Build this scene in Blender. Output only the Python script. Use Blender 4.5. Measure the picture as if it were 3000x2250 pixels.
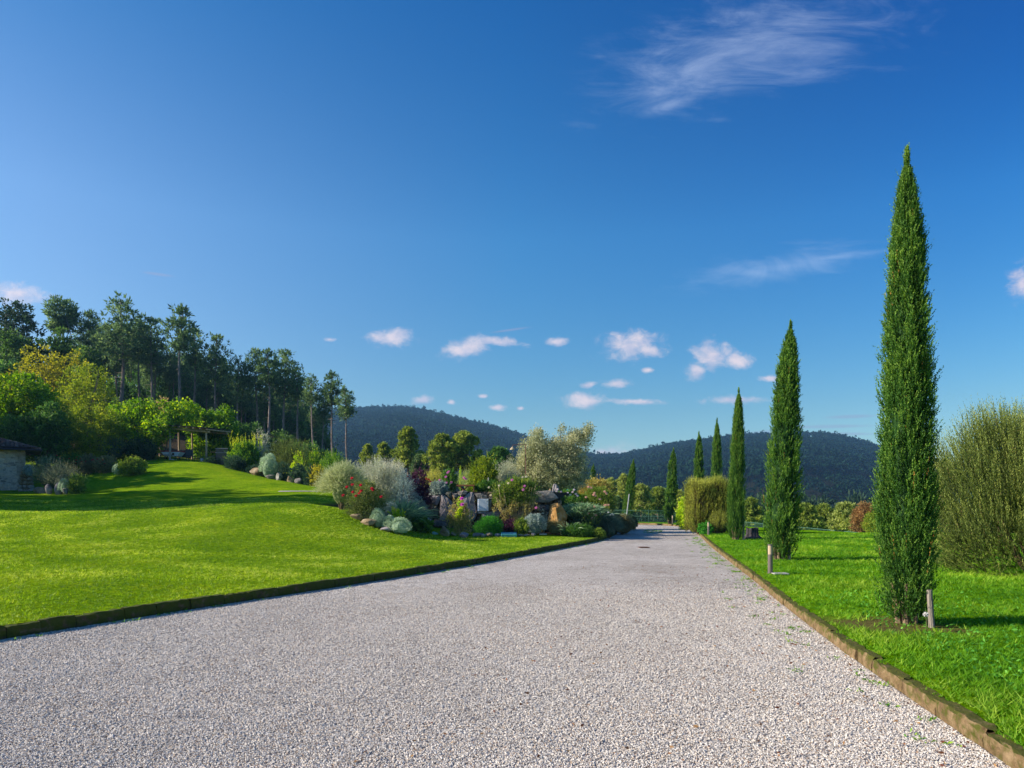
import bpy, math
import numpy as np
from math import radians, pi, sin, cos
from mathutils import Vector, Matrix

for o in list(bpy.data.objects): bpy.data.objects.remove(o)
sc = bpy.context.scene
COL = sc.collection

# ------------------------------------------------------------------ camera
F, CX, HY, EYE = 1475.0, 1106.0, 1088.0, 1.6        # lens in the units of a 2212 wide picture, horizon line, eye height
cam = bpy.data.cameras.new('camera'); cob = bpy.data.objects.new('camera', cam); COL.objects.link(cob)
cob.location = (0, 0, EYE); cob.rotation_euler = (radians(90), 0, 0)
cam.sensor_width = 36; cam.lens = 24.0
cam.shift_y = (HY-829.5)/2212.0
cam.clip_start = 0.05; cam.clip_end = 20000
sc.camera = cob
sc.render.resolution_x = 1024; sc.render.resolution_y = 768

# ------------------------------------------------------------------ light
SUN_AZ, SUN_EL = radians(-95), radians(27)            # azimuth from +Y, negative = left
sl = bpy.data.lights.new('sun', 'SUN'); so = bpy.data.objects.new('sun', sl); COL.objects.link(so)
sl.energy = 4.6; sl.angle = radians(0.5); sl.color = (1.0, 0.90, 0.76)
sdir = Vector((sin(SUN_AZ)*cos(SUN_EL), cos(SUN_AZ)*cos(SUN_EL), sin(SUN_EL)))
so.rotation_euler = sdir.to_track_quat('Z', 'Y').to_euler()
so.location = (-30, 10, 40)
sc.view_settings.view_transform = 'Standard'; sc.view_settings.look = 'None'
sc.view_settings.gamma = 1; sc.view_settings.exposure = 0.92
sc.view_settings.use_curve_mapping = False

W = bpy.data.worlds.new('World'); sc.world = W; W.use_nodes = True
nt = W.node_tree; nt.nodes.clear()
def wn(t, **k):
    n = nt.nodes.new(t)
    for a, b in k.items(): setattr(n, a, b)
    return n
def wmath(op, a, b=None, clamp=False):
    n = wn('ShaderNodeMath', operation=op, use_clamp=clamp)
    for i, v in enumerate((a, b)):
        if v is None: continue
        if isinstance(v, (int, float)): n.inputs[i].default_value = v
        else: nt.links.new(v, n.inputs[i])
    return n.outputs[0]
sky = wn('ShaderNodeTexSky', sky_type='NISHITA', sun_disc=False, sun_elevation=SUN_EL, sun_rotation=SUN_AZ,
         altitude=600, air_density=1.15, dust_density=0.35, ozone_density=3.2)
hs = wn('ShaderNodeHueSaturation'); hs.inputs['Saturation'].default_value = 1.2; hs.inputs['Hue'].default_value = 0.50
nt.links.new(sky.outputs[0], hs.inputs['Color'])
SKYFIX = True
tc = wn('ShaderNodeTexCoord'); sp = wn('ShaderNodeSeparateXYZ'); nt.links.new(tc.outputs['Generated'], sp.inputs[0])
yy = wmath('MAXIMUM', sp.outputs[1], 0.02)
u = wmath('DIVIDE', sp.outputs[0], yy); v = wmath('DIVIDE', sp.outputs[2], yy)
uv = wn('ShaderNodeCombineXYZ'); nt.links.new(u, uv.inputs[0]); nt.links.new(v, uv.inputs[1])
def noise(scale, detail, rough, sx=1.0, sy=1.0, rot=0.0, dist=0.0, off=0.0):
    m = wn('ShaderNodeMapping'); nt.links.new(uv.outputs[0], m.inputs[0])
    m.inputs['Rotation'].default_value = (0, 0, rot); m.inputs['Scale'].default_value = (sx, sy, 1); m.inputs['Location'].default_value = (off, off, 0)
    n = wn('ShaderNodeTexNoise'); n.inputs['Scale'].default_value = scale; n.inputs['Detail'].default_value = detail
    n.inputs['Roughness'].default_value = rough; n.inputs['Distortion'].default_value = dist
    nt.links.new(m.outputs[0], n.inputs['Vector']); return n.outputs['Fac']
def mask(clouds):                                     # one minus the distance to the nearest cloud's ellipse
    out = None
    for (px, py, w, h, rot) in clouds:
        m = wn('ShaderNodeMapping', vector_type='TEXTURE'); nt.links.new(uv.outputs[0], m.inputs[0])
        m.inputs['Location'].default_value = ((px-CX)/F, (HY-py)/F, 0); m.inputs['Rotation'].default_value = (0, 0, radians(rot))
        m.inputs['Scale'].default_value = (1.12*w/F, 1.12*h/F, 1)
        l = wn('ShaderNodeVectorMath', operation='LENGTH'); nt.links.new(m.outputs[0], l.inputs[0])
        s = wmath('SUBTRACT', 1.0, l.outputs['Value'])
        out = s if out is None else wmath('MAXIMUM', out, s)
    return out
def ramp(x, a, b):
    n = wn('ShaderNodeMapRange', interpolation_type='SMOOTHSTEP'); nt.links.new(x, n.inputs['Value'])
    n.inputs['From Min'].default_value = a; n.inputs['From Max'].default_value = b; return n.outputs[0]
puffs = [(847,730,56,22,0),(1010,750,62,26,14),(1075,738,60,13,-4),(1203,738,26,11,0),(1362,747,74,36,0),(1400,755,50,22,0),(1540,768,50,36,0),(1590,778,40,20,0),
  (1505,800,26,26,0),(1270,832,22,9,10),(1332,828,36,12,0),(1400,799,15,7,0),(1262,864,52,22,0),(1370,868,72,8,-2),(1590,864,75,11,0),(1665,818,30,9,0),
  (915,865,32,11,8),(1072,880,22,8,0),(1045,856,12,5,0),(1125,882,10,5,0),(714,733,18,6,0),(28,634,84,26,-8),(2208,612,36,44,0),(975,868,10,6,0),
  (1338,990,50,36,0),(1395,978,26,10,0),(1300,985,30,22,0)]
pn = noise(34, 8, 0.68, 1, 1.5, 0, .35)
pd = wmath('ADD', mask(puffs), wmath('MULTIPLY', wmath('SUBTRACT', pn, 0.5), 2.1))
pden = wmath('MULTIPLY', ramp(pd, 0.0, 1.0), 0.85)
cir = [(1640,90,330,105,12),(1500,150,230,90,24),(1450,225,110,26,18),(1700,575,190,34,8),(1800,555,140,12,7),(1640,590,100,22,-5)]
cn = noise(7, 8, 0.68, 0.8, 2.6, radians(-22), 0.8)
cn2 = noise(22, 5, 0.6, 0.5, 3.0, radians(-14), 0.4, 3)
cd = wmath('ADD', mask(cir), wmath('ADD', wmath('MULTIPLY', wmath('SUBTRACT', cn, 0.55), 2.6), wmath('MULTIPLY', wmath('SUBTRACT', cn2, 0.5), 0.9)))
cden = wmath('MULTIPLY', ramp(cd, -0.25, 1.7), 0.36)
len_ = [(1835,900,62,5,2),(1800,921,110,5,1),(1810,937,95,4,0),(1640,935,70,6,6),(1100,713,50,3,8),(340,592,40,4,-8)]
ln = noise(9, 3, 0.5, 0.6, 8, 0)
lden = wmath('MULTIPLY', ramp(wmath('ADD', mask(len_), wmath('MULTIPLY', wmath('SUBTRACT', ln, 0.5), 0.7)), 0.0, 0.7), 0.42)
front = wmath('GREATER_THAN', sp.outputs[1], 0.05)
def mix(f, a, col):
    m = wn('ShaderNodeMix', data_type='RGBA'); nt.links.new(f, m.inputs['Factor']); nt.links.new(a, m.inputs['A'])
    if isinstance(col, tuple): m.inputs['B'].default_value = (*col, 1)
    else: nt.links.new(col, m.inputs['B'])
    return m.outputs['Result']
shade = ramp(noise(34, 3, 0.5, 1, 1.4, 0, 0, 0.013), 0.3, 0.7)
pc = wn('ShaderNodeMix', data_type='RGBA'); nt.links.new(shade, pc.inputs['Factor'])
pc.inputs['A'].default_value = (3.2, 3.2, 4.1, 1); pc.inputs['B'].default_value = (5.3, 4.5, 4.6, 1)
gm = wn('ShaderNodeGamma'); gm.inputs[1].default_value = 1.22; nt.links.new(hs.outputs[0], gm.inputs[0])
ev = wn('ShaderNodeValToRGB'); e_ = ev.color_ramp.elements; e_[0].position = 0.0; e_[0].color = (.50,.50,.47,1); e_[1].position = .6; e_[1].color = (.095,.51,.66,1)
e3 = ev.color_ramp.elements.new(.36); e3.color = (.42,.67,.67,1); e4 = ev.color_ramp.elements.new(.13); e4.color = (.47,.50,.46,1)
nt.links.new(sp.outputs[2], ev.inputs[0]); tn = wn('ShaderNodeMix', data_type='RGBA', blend_type='MULTIPLY'); tn.inputs['Factor'].default_value = 1
nt.links.new(gm.outputs[0], tn.inputs['A']); nt.links.new(ev.outputs[0], tn.inputs['B'])
xr = wn('ShaderNodeValToRGB'); x_ = xr.color_ramp.elements; x_[0].position = .0; x_[0].color = (3.0,1.14,.92,1); x_[1].position = 1; x_[1].color = (.2,.60,.84,1); x3 = xr.color_ramp.elements.new(.5); x3.color = (1,1,1,1)
nt.links.new(wmath('ADD', wmath('MULTIPLY', sp.outputs[0], .95), .5), xr.inputs[0])
t2 = wn('ShaderNodeMix', data_type='RGBA', blend_type='MULTIPLY'); nt.links.new(ramp(sp.outputs[2], -.02, .58), t2.inputs['Factor']); nt.links.new(tn.outputs['Result'], t2.inputs['A']); nt.links.new(xr.outputs[0], t2.inputs['B'])
c = mix(wmath('MULTIPLY', cden, front), t2.outputs['Result'], (4.4, 5.1, 6.4))
c = mix(wmath('MULTIPLY', lden, front), c, (1.9, 2.1, 3.2))
c = mix(wmath('MULTIPLY', pden, front), c, pc.outputs['Result'])
bg = wn('ShaderNodeBackground'); bg.inputs['Strength'].default_value = 0.10; nt.links.new(c, bg.inputs['Color'])
wo = wn('ShaderNodeOutputWorld'); nt.links.new(bg.outputs[0], wo.inputs['Surface'])
W.cycles.sampling_method = 'MANUAL'; W.cycles.sample_map_resolution = 512

sc.cycles.max_bounces = 6; sc.cycles.diffuse_bounces = 3; sc.cycles.glossy_bounces = 2
sc.cycles.transmission_bounces = 3; sc.cycles.volume_bounces = 0; sc.cycles.transparent_max_bounces = 4

# ------------------------------------------------------------------ helpers
def wx(px, d): return (px-CX)/F*d
def wz(py, d): return EYE+(HY-py)/F*d
def hermite(xs, ys, q):
    xs = np.array(xs, float); ys = np.array(ys, float); m = np.gradient(ys, xs)
    q = np.asarray(q, float); qc = np.clip(q, xs[0], xs[-1]); i = np.clip(np.searchsorted(xs, qc)-1, 0, len(xs)-2)
    h = xs[i+1]-xs[i]; t = (qc-xs[i])/h
    r = (2*t**3-3*t**2+1)*ys[i]+(t**3-2*t**2+t)*h*m[i]+(-2*t**3+3*t**2)*ys[i+1]+(t**3-t**2)*h*m[i+1]
    return r+np.where(q < xs[0], (q-xs[0])*m[0], 0)
def KL(y): return hermite([3,8.03,9.83,12.8,17.6,23.2,29.2,36,42,47,51,53], [-8.5,-6.02,-5.12,-3.5,-1.15,1.3,3.68,5.5,6.4,6.6,6.7,7.0], y)
def KR(y): return hermite([0,4.15,5.8,8.7,14.3,24,37.5,43,46.5,49.3,51.3,52.4,53.0], [2.3,3.03,3.3,3.85,5.05,7.1,10.1,11.2,11.65,11.4,10.6,9.2,7.0], y)
def sst(a, b, x):
    t = np.clip((np.asarray(x, float)-a)/(b-a), 0, 1); return t*t*(3-2*t)
_c = [(0,1200,15),(350,1200,16.5),(700,1200,18),(0,1150,19.5),(350,1140,22),(700,1150,22),(1000,1180,23),(0,1270,11.2),(300,1255,12),
  (0,1095,30),(350,1095,29),(690,1095,27),(740,1110,26),(830,1146,25.6),(900,1153,27),(960,1154,28),(1100,1153,29.3),(1200,1155,30),
  (0,1070,37),(300,1070,36),(600,1069,36),(700,1066,36),(0,1057,42),(185,1059,41),(430,1060,38.5),(250,1021,46),(300,1021,45),(100,1035,46),
  (447,999,51),(350,993,52),(482,1006,51),(540,1025,48),(620,1040,44.5),(690,1052,41.5),(250,990,52),(0,960,56),(-300,900,60),(-300,1000,42),(-300,1060,30),(-300,1120,20),
  (260,880,95),(0,860,95),(447,925,95),(586,972,92),(706,1003,88),(757,1015,84),(-500,800,95),(600,1022,62),(700,1055,60),(500,992,66),(350,955,66),(100,910,70)]
_p = [(wx(a,d), d, wz(b,d)) for a, b, d in _c]
for y in (2,5,8,11,14,18,22,26,30): _p.append((float(KL(y))-0.2, y, 0.13))
for px, d, z in [(800,48,1.2),(900,48,1.0),(1100,46,0.8),(1300,46,0.1),(1100,36,0.6),(900,36,1.2),(800,65,1.5),(900,75,-2),(1100,75,-4),(820,90,0),(950,110,-8),(1300,80,-6),
                 (1300,120,-13),(800,130,-4),(600,130,9),(0,140,18),(0,220,12),(600,240,-8),(1100,240,-20),(1500,240,-20),(-800,220,14),(-1500,60,14),(-1500,20,4),(-3000,15,6)]:
    _p.append((wx(px,d), d, z))
_p += [(-12,2,.25),(-25,2,.8),(-12,-6,.2),(-40,-6,1.5)]
_p = np.array(_p); PX = _p[:, :2]/50.0
def _k(r2): return 0.5*r2*np.log(r2+1e-12)
n_ = len(PX); A_ = np.zeros((n_+3, n_+3)); D2 = ((PX[:,None]-PX[None])**2).sum(-1)
A_[:n_,:n_] = _k(D2)+np.eye(n_)*2e-4; A_[:n_,n_] = 1; A_[:n_,n_+1:] = PX; A_[n_,:n_] = 1; A_[n_+1:,:n_] = PX.T
TW = np.linalg.solve(A_, np.r_[_p[:,2], 0, 0, 0])
def tps(x, y):
    x = np.asarray(x, float); sh = x.shape; X = x.ravel()/50.0; Y = np.asarray(y, float).ravel()/50.0
    r = TW[n_]+TW[n_+1]*X+TW[n_+2]*Y
    for i in range(n_): r = r+TW[i]*_k((X-PX[i,0])**2+(Y-PX[i,1])**2)
    return r.reshape(sh)
def zleft(x, y):
    x, y = np.broadcast_arrays(np.asarray(x, float), np.asarray(y, float)); b = tps(x, y)
    soft = 0.35+4.2*(1-sst(-6.5,-4.6,x))+4.5*sst(1.6,4.5,x)
    y0 = 31.4-2.0*(1-sst(-8,-4.6,x))+0.5*sst(2,5,x)
    m = 2.15*sst(-12,-6,x)*(1-sst(3.2,7.5,x)*.9)*np.clip((y-y0)/soft,0,1)*(1-sst(40,58,y))
    e = sst(0.0,1.5,KL(y)-x)
    b = np.where(y < 31, 0.145*(1-e)+b*e, b)
    return np.maximum(b, m)
def zright(x, y):
    x, y = np.broadcast_arrays(np.asarray(x, float), np.asarray(y, float))
    s = np.interp(x, [12,18], [57,34.5]); t = np.maximum(y-s, 0)
    return 0.10+0.03*np.sin(x*.5+1)*np.sin(y*.3)-np.minimum(t*t*0.016, 0.10*t+.02)-0.02*np.maximum(t-60,0)
def Z(x, y):
    x, y = np.broadcast_arrays(np.asarray(x, float), np.asarray(y, float))
    own = np.where(x < (KL(np.minimum(y,53))+KR(np.minimum(y,53)))/2, 0, 1); w = sst(0,14,x)
    k = sst(44,56,y); w = own*(1-k)+w*k
    zl = zleft(x, y); zr = zright(x, y)
    inside = (x > KL(y)) & (x < KR(y)) & (y < 53)
    return np.where(inside, 0.0, np.maximum(zl*(1-w)+zr*w, -22))
def G(x, y): return float(Z(np.array([x]), np.array([y]))[0])

def npmesh(name, V, Fc, mat, rnd=None, parent=None, smooth=False, loc=None):
    me = bpy.data.meshes.new(name); V = np.ascontiguousarray(V, np.float32); Fc = np.ascontiguousarray(Fc, np.int32); n, k = Fc.shape
    me.vertices.add(len(V)); me.vertices.foreach_set('co', V.ravel()); me.loops.add(n*k); me.loops.foreach_set('vertex_index', Fc.ravel())
    me.polygons.add(n); me.polygons.foreach_set('loop_start', np.arange(0, n*k, k, dtype=np.int32))
    me.polygons.foreach_set('use_smooth', np.full(n, smooth))
    me.update(calc_edges=True)
    if rnd is not None:
        a = me.attributes.new('rnd', 'FLOAT', 'POINT'); a.data.foreach_set('value', np.ascontiguousarray(rnd, np.float32))
    if mat: me.materials.append(mat)
    o = bpy.data.objects.new(name, me); COL.objects.link(o)
    if parent: o.parent = parent
    if loc is not None: o.location = loc
    return o
def tag(o, label=None, cat=None, group=None, kind=None):
    if label: o['label'] = label
    if cat: o['category'] = cat
    if group: o['group'] = group
    if kind: o['kind'] = kind
    return o
def thing(name, label, cat, loc, rz=0.0, group=None):
    o = bpy.data.objects.new(name, None); COL.objects.link(o); o.location = loc; o.rotation_euler = (0,0,rz)
    o.empty_display_size = 0.2
    return tag(o, label, cat, group)
def copy_tree(src, loc, rz=0, s=1.0, label=None, group=None, sz=None):
    r = src.copy(); COL.objects.link(r); r.location = loc; r.rotation_euler = (0,0,rz); r.scale = (s,s,sz or s)
    if label: r['label'] = label
    if group: r['group'] = group
    for ch in list(src.children):
        c_ = ch.copy(); COL.objects.link(c_); c_.parent = r
        for g in list(ch.children):
            d_ = g.copy(); COL.objects.link(d_); d_.parent = c_
    return r
def unit(a): return a/(np.linalg.norm(a, axis=-1, keepdims=True)+1e-9)

class MB:                                             # collects quads
    def __init__(s): s.v = []; s.f = []; s.r = []; s.n = 0
    def add(s, V, Fq, r=0.5):
        V = np.asarray(V, float); Fq = np.asarray(Fq, int); s.v.append(V); s.f.append(Fq+s.n); s.n += len(V)
        s.r.append(np.full(len(V), r) if np.isscalar(r) else r)
    def box(s, c, d, rz=0.0, r=0.5, tilt=None):
        x, y, z = np.array(d)/2.0; V = np.array([(a,b,e) for e in (-z,z) for a,b in ((-x,-y),(x,-y),(x,y),(-x,y))])
        if tilt is not None: V = V@np.array(tilt).T
        R = np.array([[cos(rz),-sin(rz),0],[sin(rz),cos(rz),0],[0,0,1]]); V = V@R.T+np.array(c)
        s.add(V, [(3,2,1,0),(4,5,6,7),(0,1,5,4),(1,2,6,5),(2,3,7,6),(3,0,4,7)], r)
    def tube(s, pts, rad, n=6, r=0.5, cap=True):
        pts = np.array(pts, float); m = len(pts); rad = np.full(m, rad) if np.isscalar(rad) else np.array(rad)
        T = unit(np.gradient(pts, axis=0)); ref = np.array([0,0,1.0]) if abs(T[0,2]) < .9 else np.array([1.0,0,0])
        a = np.arange(n)/n*2*pi; V = []
        for i in range(m):
            e1 = np.cross(T[i], ref); e1 /= np.linalg.norm(e1)+1e-9; e2 = np.cross(T[i], e1)
            V.append(pts[i]+rad[i]*(np.cos(a)[:,None]*e1+np.sin(a)[:,None]*e2))
        V = np.concatenate(V); Fq = []
        for i in range(m-1):
            for j in range(n): Fq.append((i*n+j, i*n+(j+1)%n, (i+1)*n+(j+1)%n, (i+1)*n+j))
        if cap:
            c0 = len(V); V = np.vstack([V, pts[0], pts[-1]])
            for j in range(0, n, 2):
                Fq.append((c0, (j+2)%n, (j+1)%n, j)); b = (m-1)*n; Fq.append((c0+1, b+j, b+(j+1)%n, b+(j+2)%n))
        s.add(V, Fq, r)
    def lathe(s, c, prof, n=16, r=0.5):               # prof: (radius, z)
        a = np.arange(n)/n*2*pi; V = []
        for q, z in prof: V.append(np.c_[q*np.cos(a), q*np.sin(a), np.full(n, z)])
        V = np.concatenate(V)+np.array(c); Fq = [(i*n+j, i*n+(j+1)%n, (i+1)*n+(j+1)%n, (i+1)*n+j) for i in range(len(prof)-1) for j in range(n)]
        s.add(V, Fq, r)
    def blob(s, c, rad, seed=0, lump=.15, n=14, r=0.5, flat=1.0):
        rg = np.random.default_rng(seed); m = n//2+1; th = np.linspace(0.02, pi-0.02, m); ph = np.arange(n)/n*2*pi
        TH, PH = np.meshgrid(th, ph, indexing='ij'); U = np.stack([np.sin(TH)*np.cos(PH), np.sin(TH)*np.sin(PH), np.cos(TH)], -1).reshape(-1,3)
        V = U*(1+lump*lumpy(U, rg))[:,None]*np.array(rad)+np.array(c)
        Fq = [(i*n+j, (i+1)*n+j, (i+1)*n+(j+1)%n, i*n+(j+1)%n) for i in range(m-1) for j in range(n)]
        s.add(V, Fq, r)
    def obj(s, name, mat, parent=None, smooth=False, loc=None):
        return npmesh(name, np.concatenate(s.v), np.concatenate(s.f), mat, np.concatenate(s.r), parent, smooth, loc)
def lumpy(U, rg, fr=2.2, k=5):
    out = 0
    for i in range(k):
        w = rg.normal(size=3)*fr*(1+i*.6); out = out+np.sin(U@w+rg.uniform(0,6.3))/(1+i*.5)
    return out/2.2

def leaf_quads(P, A, L, Wd, rg, cup=0.0):
    N = len(P); R = rg.normal(size=(N,3)); B = unit(np.cross(A, R)); L = np.broadcast_to(L,(N,))[:,None]; Wd = np.broadcast_to(Wd,(N,))[:,None]
    V = np.empty((N,4,3)); V[:,0] = P; V[:,1] = P+A*L*.45+B*Wd*.5; V[:,2] = P+A*L; V[:,3] = P+A*L*.45-B*Wd*.5
    return V.reshape(-1,3)
class Leaves:
    def __init__(s, seed): s.rg = np.random.default_rng(seed); s.v = []; s.r = []
    def put(s, P, A, L, Wd, r):
        s.v.append(leaf_quads(P, unit(A), L, Wd, s.rg)); s.r.append(np.repeat(np.broadcast_to(r,(len(P),)), 4))
    def crown(s, blobs, n, L, Wd, clump=0.25, per=30, up=0.3, out=0.6, inner=0.35, shade=(0,1), tight=1.0):
        """clusters of leaves spread over ellipsoids (cx,cy,cz,rx,ry,rz)"""
        rg = s.rg; B = np.array(blobs, float); area = (B[:,3]*B[:,4]+B[:,3]*B[:,5]+B[:,4]*B[:,5]); nc = max(1, n//per)
        i = rg.choice(len(B), nc, p=area/area.sum()); U = unit(rg.normal(size=(nc,3)))
        rr = 1-inner*rg.random(nc)**1.6*tight+0.10*lumpy(U*1.0, rg); C = B[i,:3]+U*B[i,3:6]*rr[:,None]
        cs = clump*(0.6+0.8*rg.random(nc)); sh = rg.random(nc)
        j = np.repeat(np.arange(nc), per); q = unit(rg.normal(size=(len(j),3)))*rg.random((len(j),1))**.5
        P = C[j]+q*cs[j][:,None]
        A = U[j]*out+q*.5+rg.normal(size=P.shape)*.55+np.array([0,0,up])
        l = L*(.6+.8*rg.random(len(j))); s.put(P, A, l, Wd*(.6+.8*rg.random(len(j))), np.clip(shade[0]+(shade[1]-shade[0])*(.55*sh[j]+.45*rg.random(len(j))),0,1))
        return C
    def shoots(s, P, D, Ls, m, L, Wd, spread=.6, droop=0.0, taper=.5, r0=0.0, r1=1.0, start=.05):
        """stems with m leaves each; colour value rises towards the tip (young growth, plus painted shade in cypress and big rosemary)"""
        rg = s.rg; N = len(P); t = np.linspace(start, 1, m)[None]*np.ones((N,1))+rg.uniform(-.5/m,.5/m,(N,m)); D = unit(D)
        Ls = np.broadcast_to(Ls,(N,)); pos = P[:,None]+D[:,None]*(Ls[:,None]*t)[...,None]; pos[...,2] -= droop*(t**2)*Ls[:,None]
        dd = D[:,None]*np.ones((1,m,1)); dd = dd+np.stack([np.zeros((N,m)),np.zeros((N,m)),-2*droop*t],-1)
        R = rg.normal(size=(N,m,3)); R -= dd*(R*dd).sum(-1,keepdims=True); A = unit(dd)+unit(R)*spread
        sz = (1-taper*t)*(.8+.4*rg.random((N,m))); rb = rg.random((N,1))*.5
        s.put(pos.reshape(-1,3), A.reshape(-1,3), (L*sz).ravel(), (Wd*sz).ravel(), np.clip(r0+(r1-r0)*(t*.55+rb+.25*(rg.random((N,m))-.5)),0,1).ravel())
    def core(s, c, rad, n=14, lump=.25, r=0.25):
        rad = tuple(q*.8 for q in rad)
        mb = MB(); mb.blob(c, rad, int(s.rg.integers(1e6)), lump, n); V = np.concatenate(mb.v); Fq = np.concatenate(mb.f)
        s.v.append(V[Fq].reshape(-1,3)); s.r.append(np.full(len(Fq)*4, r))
    def obj(s, name, mat, parent=None, loc=None):
        V = np.concatenate(s.v); return npmesh(name, V, np.arange(len(V)).reshape(-1,4), mat, np.concatenate(s.r), parent, False, loc)

# ------------------------------------------------------------------ materials
def M(name):
    m = bpy.data.materials.new(name); m.use_nodes = True; m.node_tree.nodes.clear(); return m, m.node_tree
class NT:
    def __init__(s, name): s.m, s.t = M(name); s.o = s.n('ShaderNodeOutputMaterial')
    def n(s, t, **k):
        x = s.t.nodes.new(t)
        for a, b in k.items(): setattr(x, a, b)
        return x
    def l(s, a, b): s.t.links.new(a, b)
    def setin(s, node, key, v):
        if isinstance(v, (int, float)): node.inputs[key].default_value = v
        elif isinstance(v, tuple): node.inputs[key].default_value = (*v, 1) if len(v) == 3 and node.inputs[key].type == 'RGBA' else v
        else: s.l(v, node.inputs[key])
    def noise(s, scale, detail=3, rough=.55, vec=None, out='Fac', dist=0):
        x = s.n('ShaderNodeTexNoise'); s.setin(x,'Scale',scale); s.setin(x,'Detail',detail); s.setin(x,'Roughness',rough); s.setin(x,'Distortion',dist)
        if vec is not None: s.l(vec, x.inputs['Vector'])
        return x.outputs[out]
    def vor(s, scale, feature='F1', out='Distance', vec=None, rnd=1.0):
        x = s.n('ShaderNodeTexVoronoi', feature=feature); s.setin(x,'Scale',scale); s.setin(x,'Randomness',rnd)
        if vec is not None: s.l(vec, x.inputs['Vector'])
        return x.outputs[out]
    def ramp(s, x, stops, mode='LINEAR'):
        r = s.n('ShaderNodeValToRGB'); cr = r.color_ramp; cr.interpolation = mode
        while len(cr.elements) < len(stops): cr.elements.new(0.5)
        for e, (p, col) in zip(cr.elements, stops): e.position = p; e.color = (*col, 1) if len(col) == 3 else col
        s.l(x, r.inputs[0]); return r.outputs[0]
    def mix(s, f, a, b, mode='MIX'):
        x = s.n('ShaderNodeMix', data_type='RGBA', blend_type=mode); s.setin(x,'Factor',f); s.setin(x,'A',a); s.setin(x,'B',b); return x.outputs['Result']
    def math(s, op, a, b=0.0, clamp=False):
        x = s.n('ShaderNodeMath', operation=op, use_clamp=clamp)
        for i, v in enumerate((a, b)):
            if isinstance(v, (int, float)): x.inputs[i].default_value = v
            else: s.l(v, x.inputs[i])
        return x.outputs[0]
    def pos(s): return s.n('ShaderNodeNewGeometry').outputs['Position']
    def obj(s): return s.n('ShaderNodeTexCoord').outputs['Object']
    def attr(s): return s.n('ShaderNodeAttribute', attribute_name='rnd').outputs['Fac']
    def bump(s, h, dist, strength=1.0, normal=None):
        x = s.n('ShaderNodeBump'); s.setin(x,'Distance',dist); s.setin(x,'Strength',strength); s.l(h, x.inputs['Height'])
        if normal is not None: s.l(normal, x.inputs['Normal'])
        return x.outputs[0]
    def prin(s, col, rough=.8, normal=None, metal=0.0, spec=.3):
        p = s.n('ShaderNodeBsdfPrincipled'); s.setin(p,'Base Color',col); s.setin(p,'Roughness',rough); s.setin(p,'Metallic',metal); s.setin(p,'Specular IOR Level',spec)
        if normal is not None: s.l(normal, p.inputs['Normal'])
        return p.outputs[0]
    def out(s, sh): s.l(sh, s.o.inputs['Surface']); return s.m
def leafmat(name, c0, c1, c2=None, trans=.35, big=None, rough=.6, spec=.12):
    bs = 1.0 if ('petal' in name or 'blade' in name or 'far_' in name or 'fallen' in name) else (1.45 if any(q in name for q in ('cypress','rosemary','silver','sunlit','autumn')) else 1.75)
    if bs > 1: trans = min(.5, trans+.08)
    c0, c1, c2 = [None if q is None else tuple(min(.75, e*bs) for e in q) for q in (c0, c1, c2)]
    t = NT(name); a = t.attr(); st = [(0,c0),(1,c1)] if c2 is None else [(0,c0),(.55,c1),(1,c2)]
    col = t.ramp(a, st); n = t.noise(big or 1.2, 2, .5, t.pos())
    col = t.mix(1.0, col, t.ramp(n, [(.3,(.75,.8,.75)),(.7,(1.2,1.15,1.1))]), 'MULTIPLY')
    p = t.prin(col, rough, None, 0.0, spec); tr = t.n('ShaderNodeBsdfTranslucent')
    hs_ = t.n('ShaderNodeHueSaturation'); t.setin(hs_,'Saturation',1.12); t.setin(hs_,'Value',1.25); t.setin(hs_,'Hue',.49); t.l(col, hs_.inputs['Color']); t.l(hs_.outputs[0], tr.inputs['Color'])
    mx = t.n('ShaderNodeMixShader'); mx.inputs[0].default_value = trans; t.l(p, mx.inputs[1]); t.l(tr.outputs[0], mx.inputs[2])
    return t.out(mx.outputs[0])
def stonemat(name, c0, c1, c2, scale=3.0, bump=.03, moss=0.0, mosscol=(.07,.09,.015)):
    t = NT(name); p = t.pos(); n = t.noise(scale, 6, .65, p, dist=.4); f = t.noise(scale*9, 5, .7, p)
    col = t.ramp(n, [(.3,c0),(.5,c1),(.72,c2)]); col = t.mix(.45, col, t.ramp(f, [(.25,(.25,.25,.25)),(.75,(1,1,1))]), 'MULTIPLY')
    if moss > 0:
        g = t.n('ShaderNodeNewGeometry'); sp_ = t.n('ShaderNodeSeparateXYZ'); t.l(g.outputs['Normal'], sp_.inputs[0])
        mn = t.noise(scale*1.7, 4, .6, p); k = t.math('MULTIPLY', t.math('ADD', mn, t.math('MULTIPLY', sp_.outputs[2], .25)), moss)
        col = t.mix(t.ramp(k, [(.42,(0,0,0)),(.6,(1,1,1))]), col, mosscol)
    return t.out(t.prin(col, .92, t.bump(t.math('ADD', n, t.math('MULTIPLY', f, .4)), bump), 0.0, .15))
def plain(name, col, rough=.6, metal=0.0, var=.2, scale=8.0, bump=0.0):
    t = NT(name); n = t.noise(scale, 4, .6, t.obj()); k = t.ramp(n, [(.25,(1-var,)*3),(.75,(1+var*.5,)*3)])
    return t.out(t.prin(t.mix(1.0, col, k, 'MULTIPLY'), rough, t.bump(n, bump) if bump else None, metal))
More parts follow.
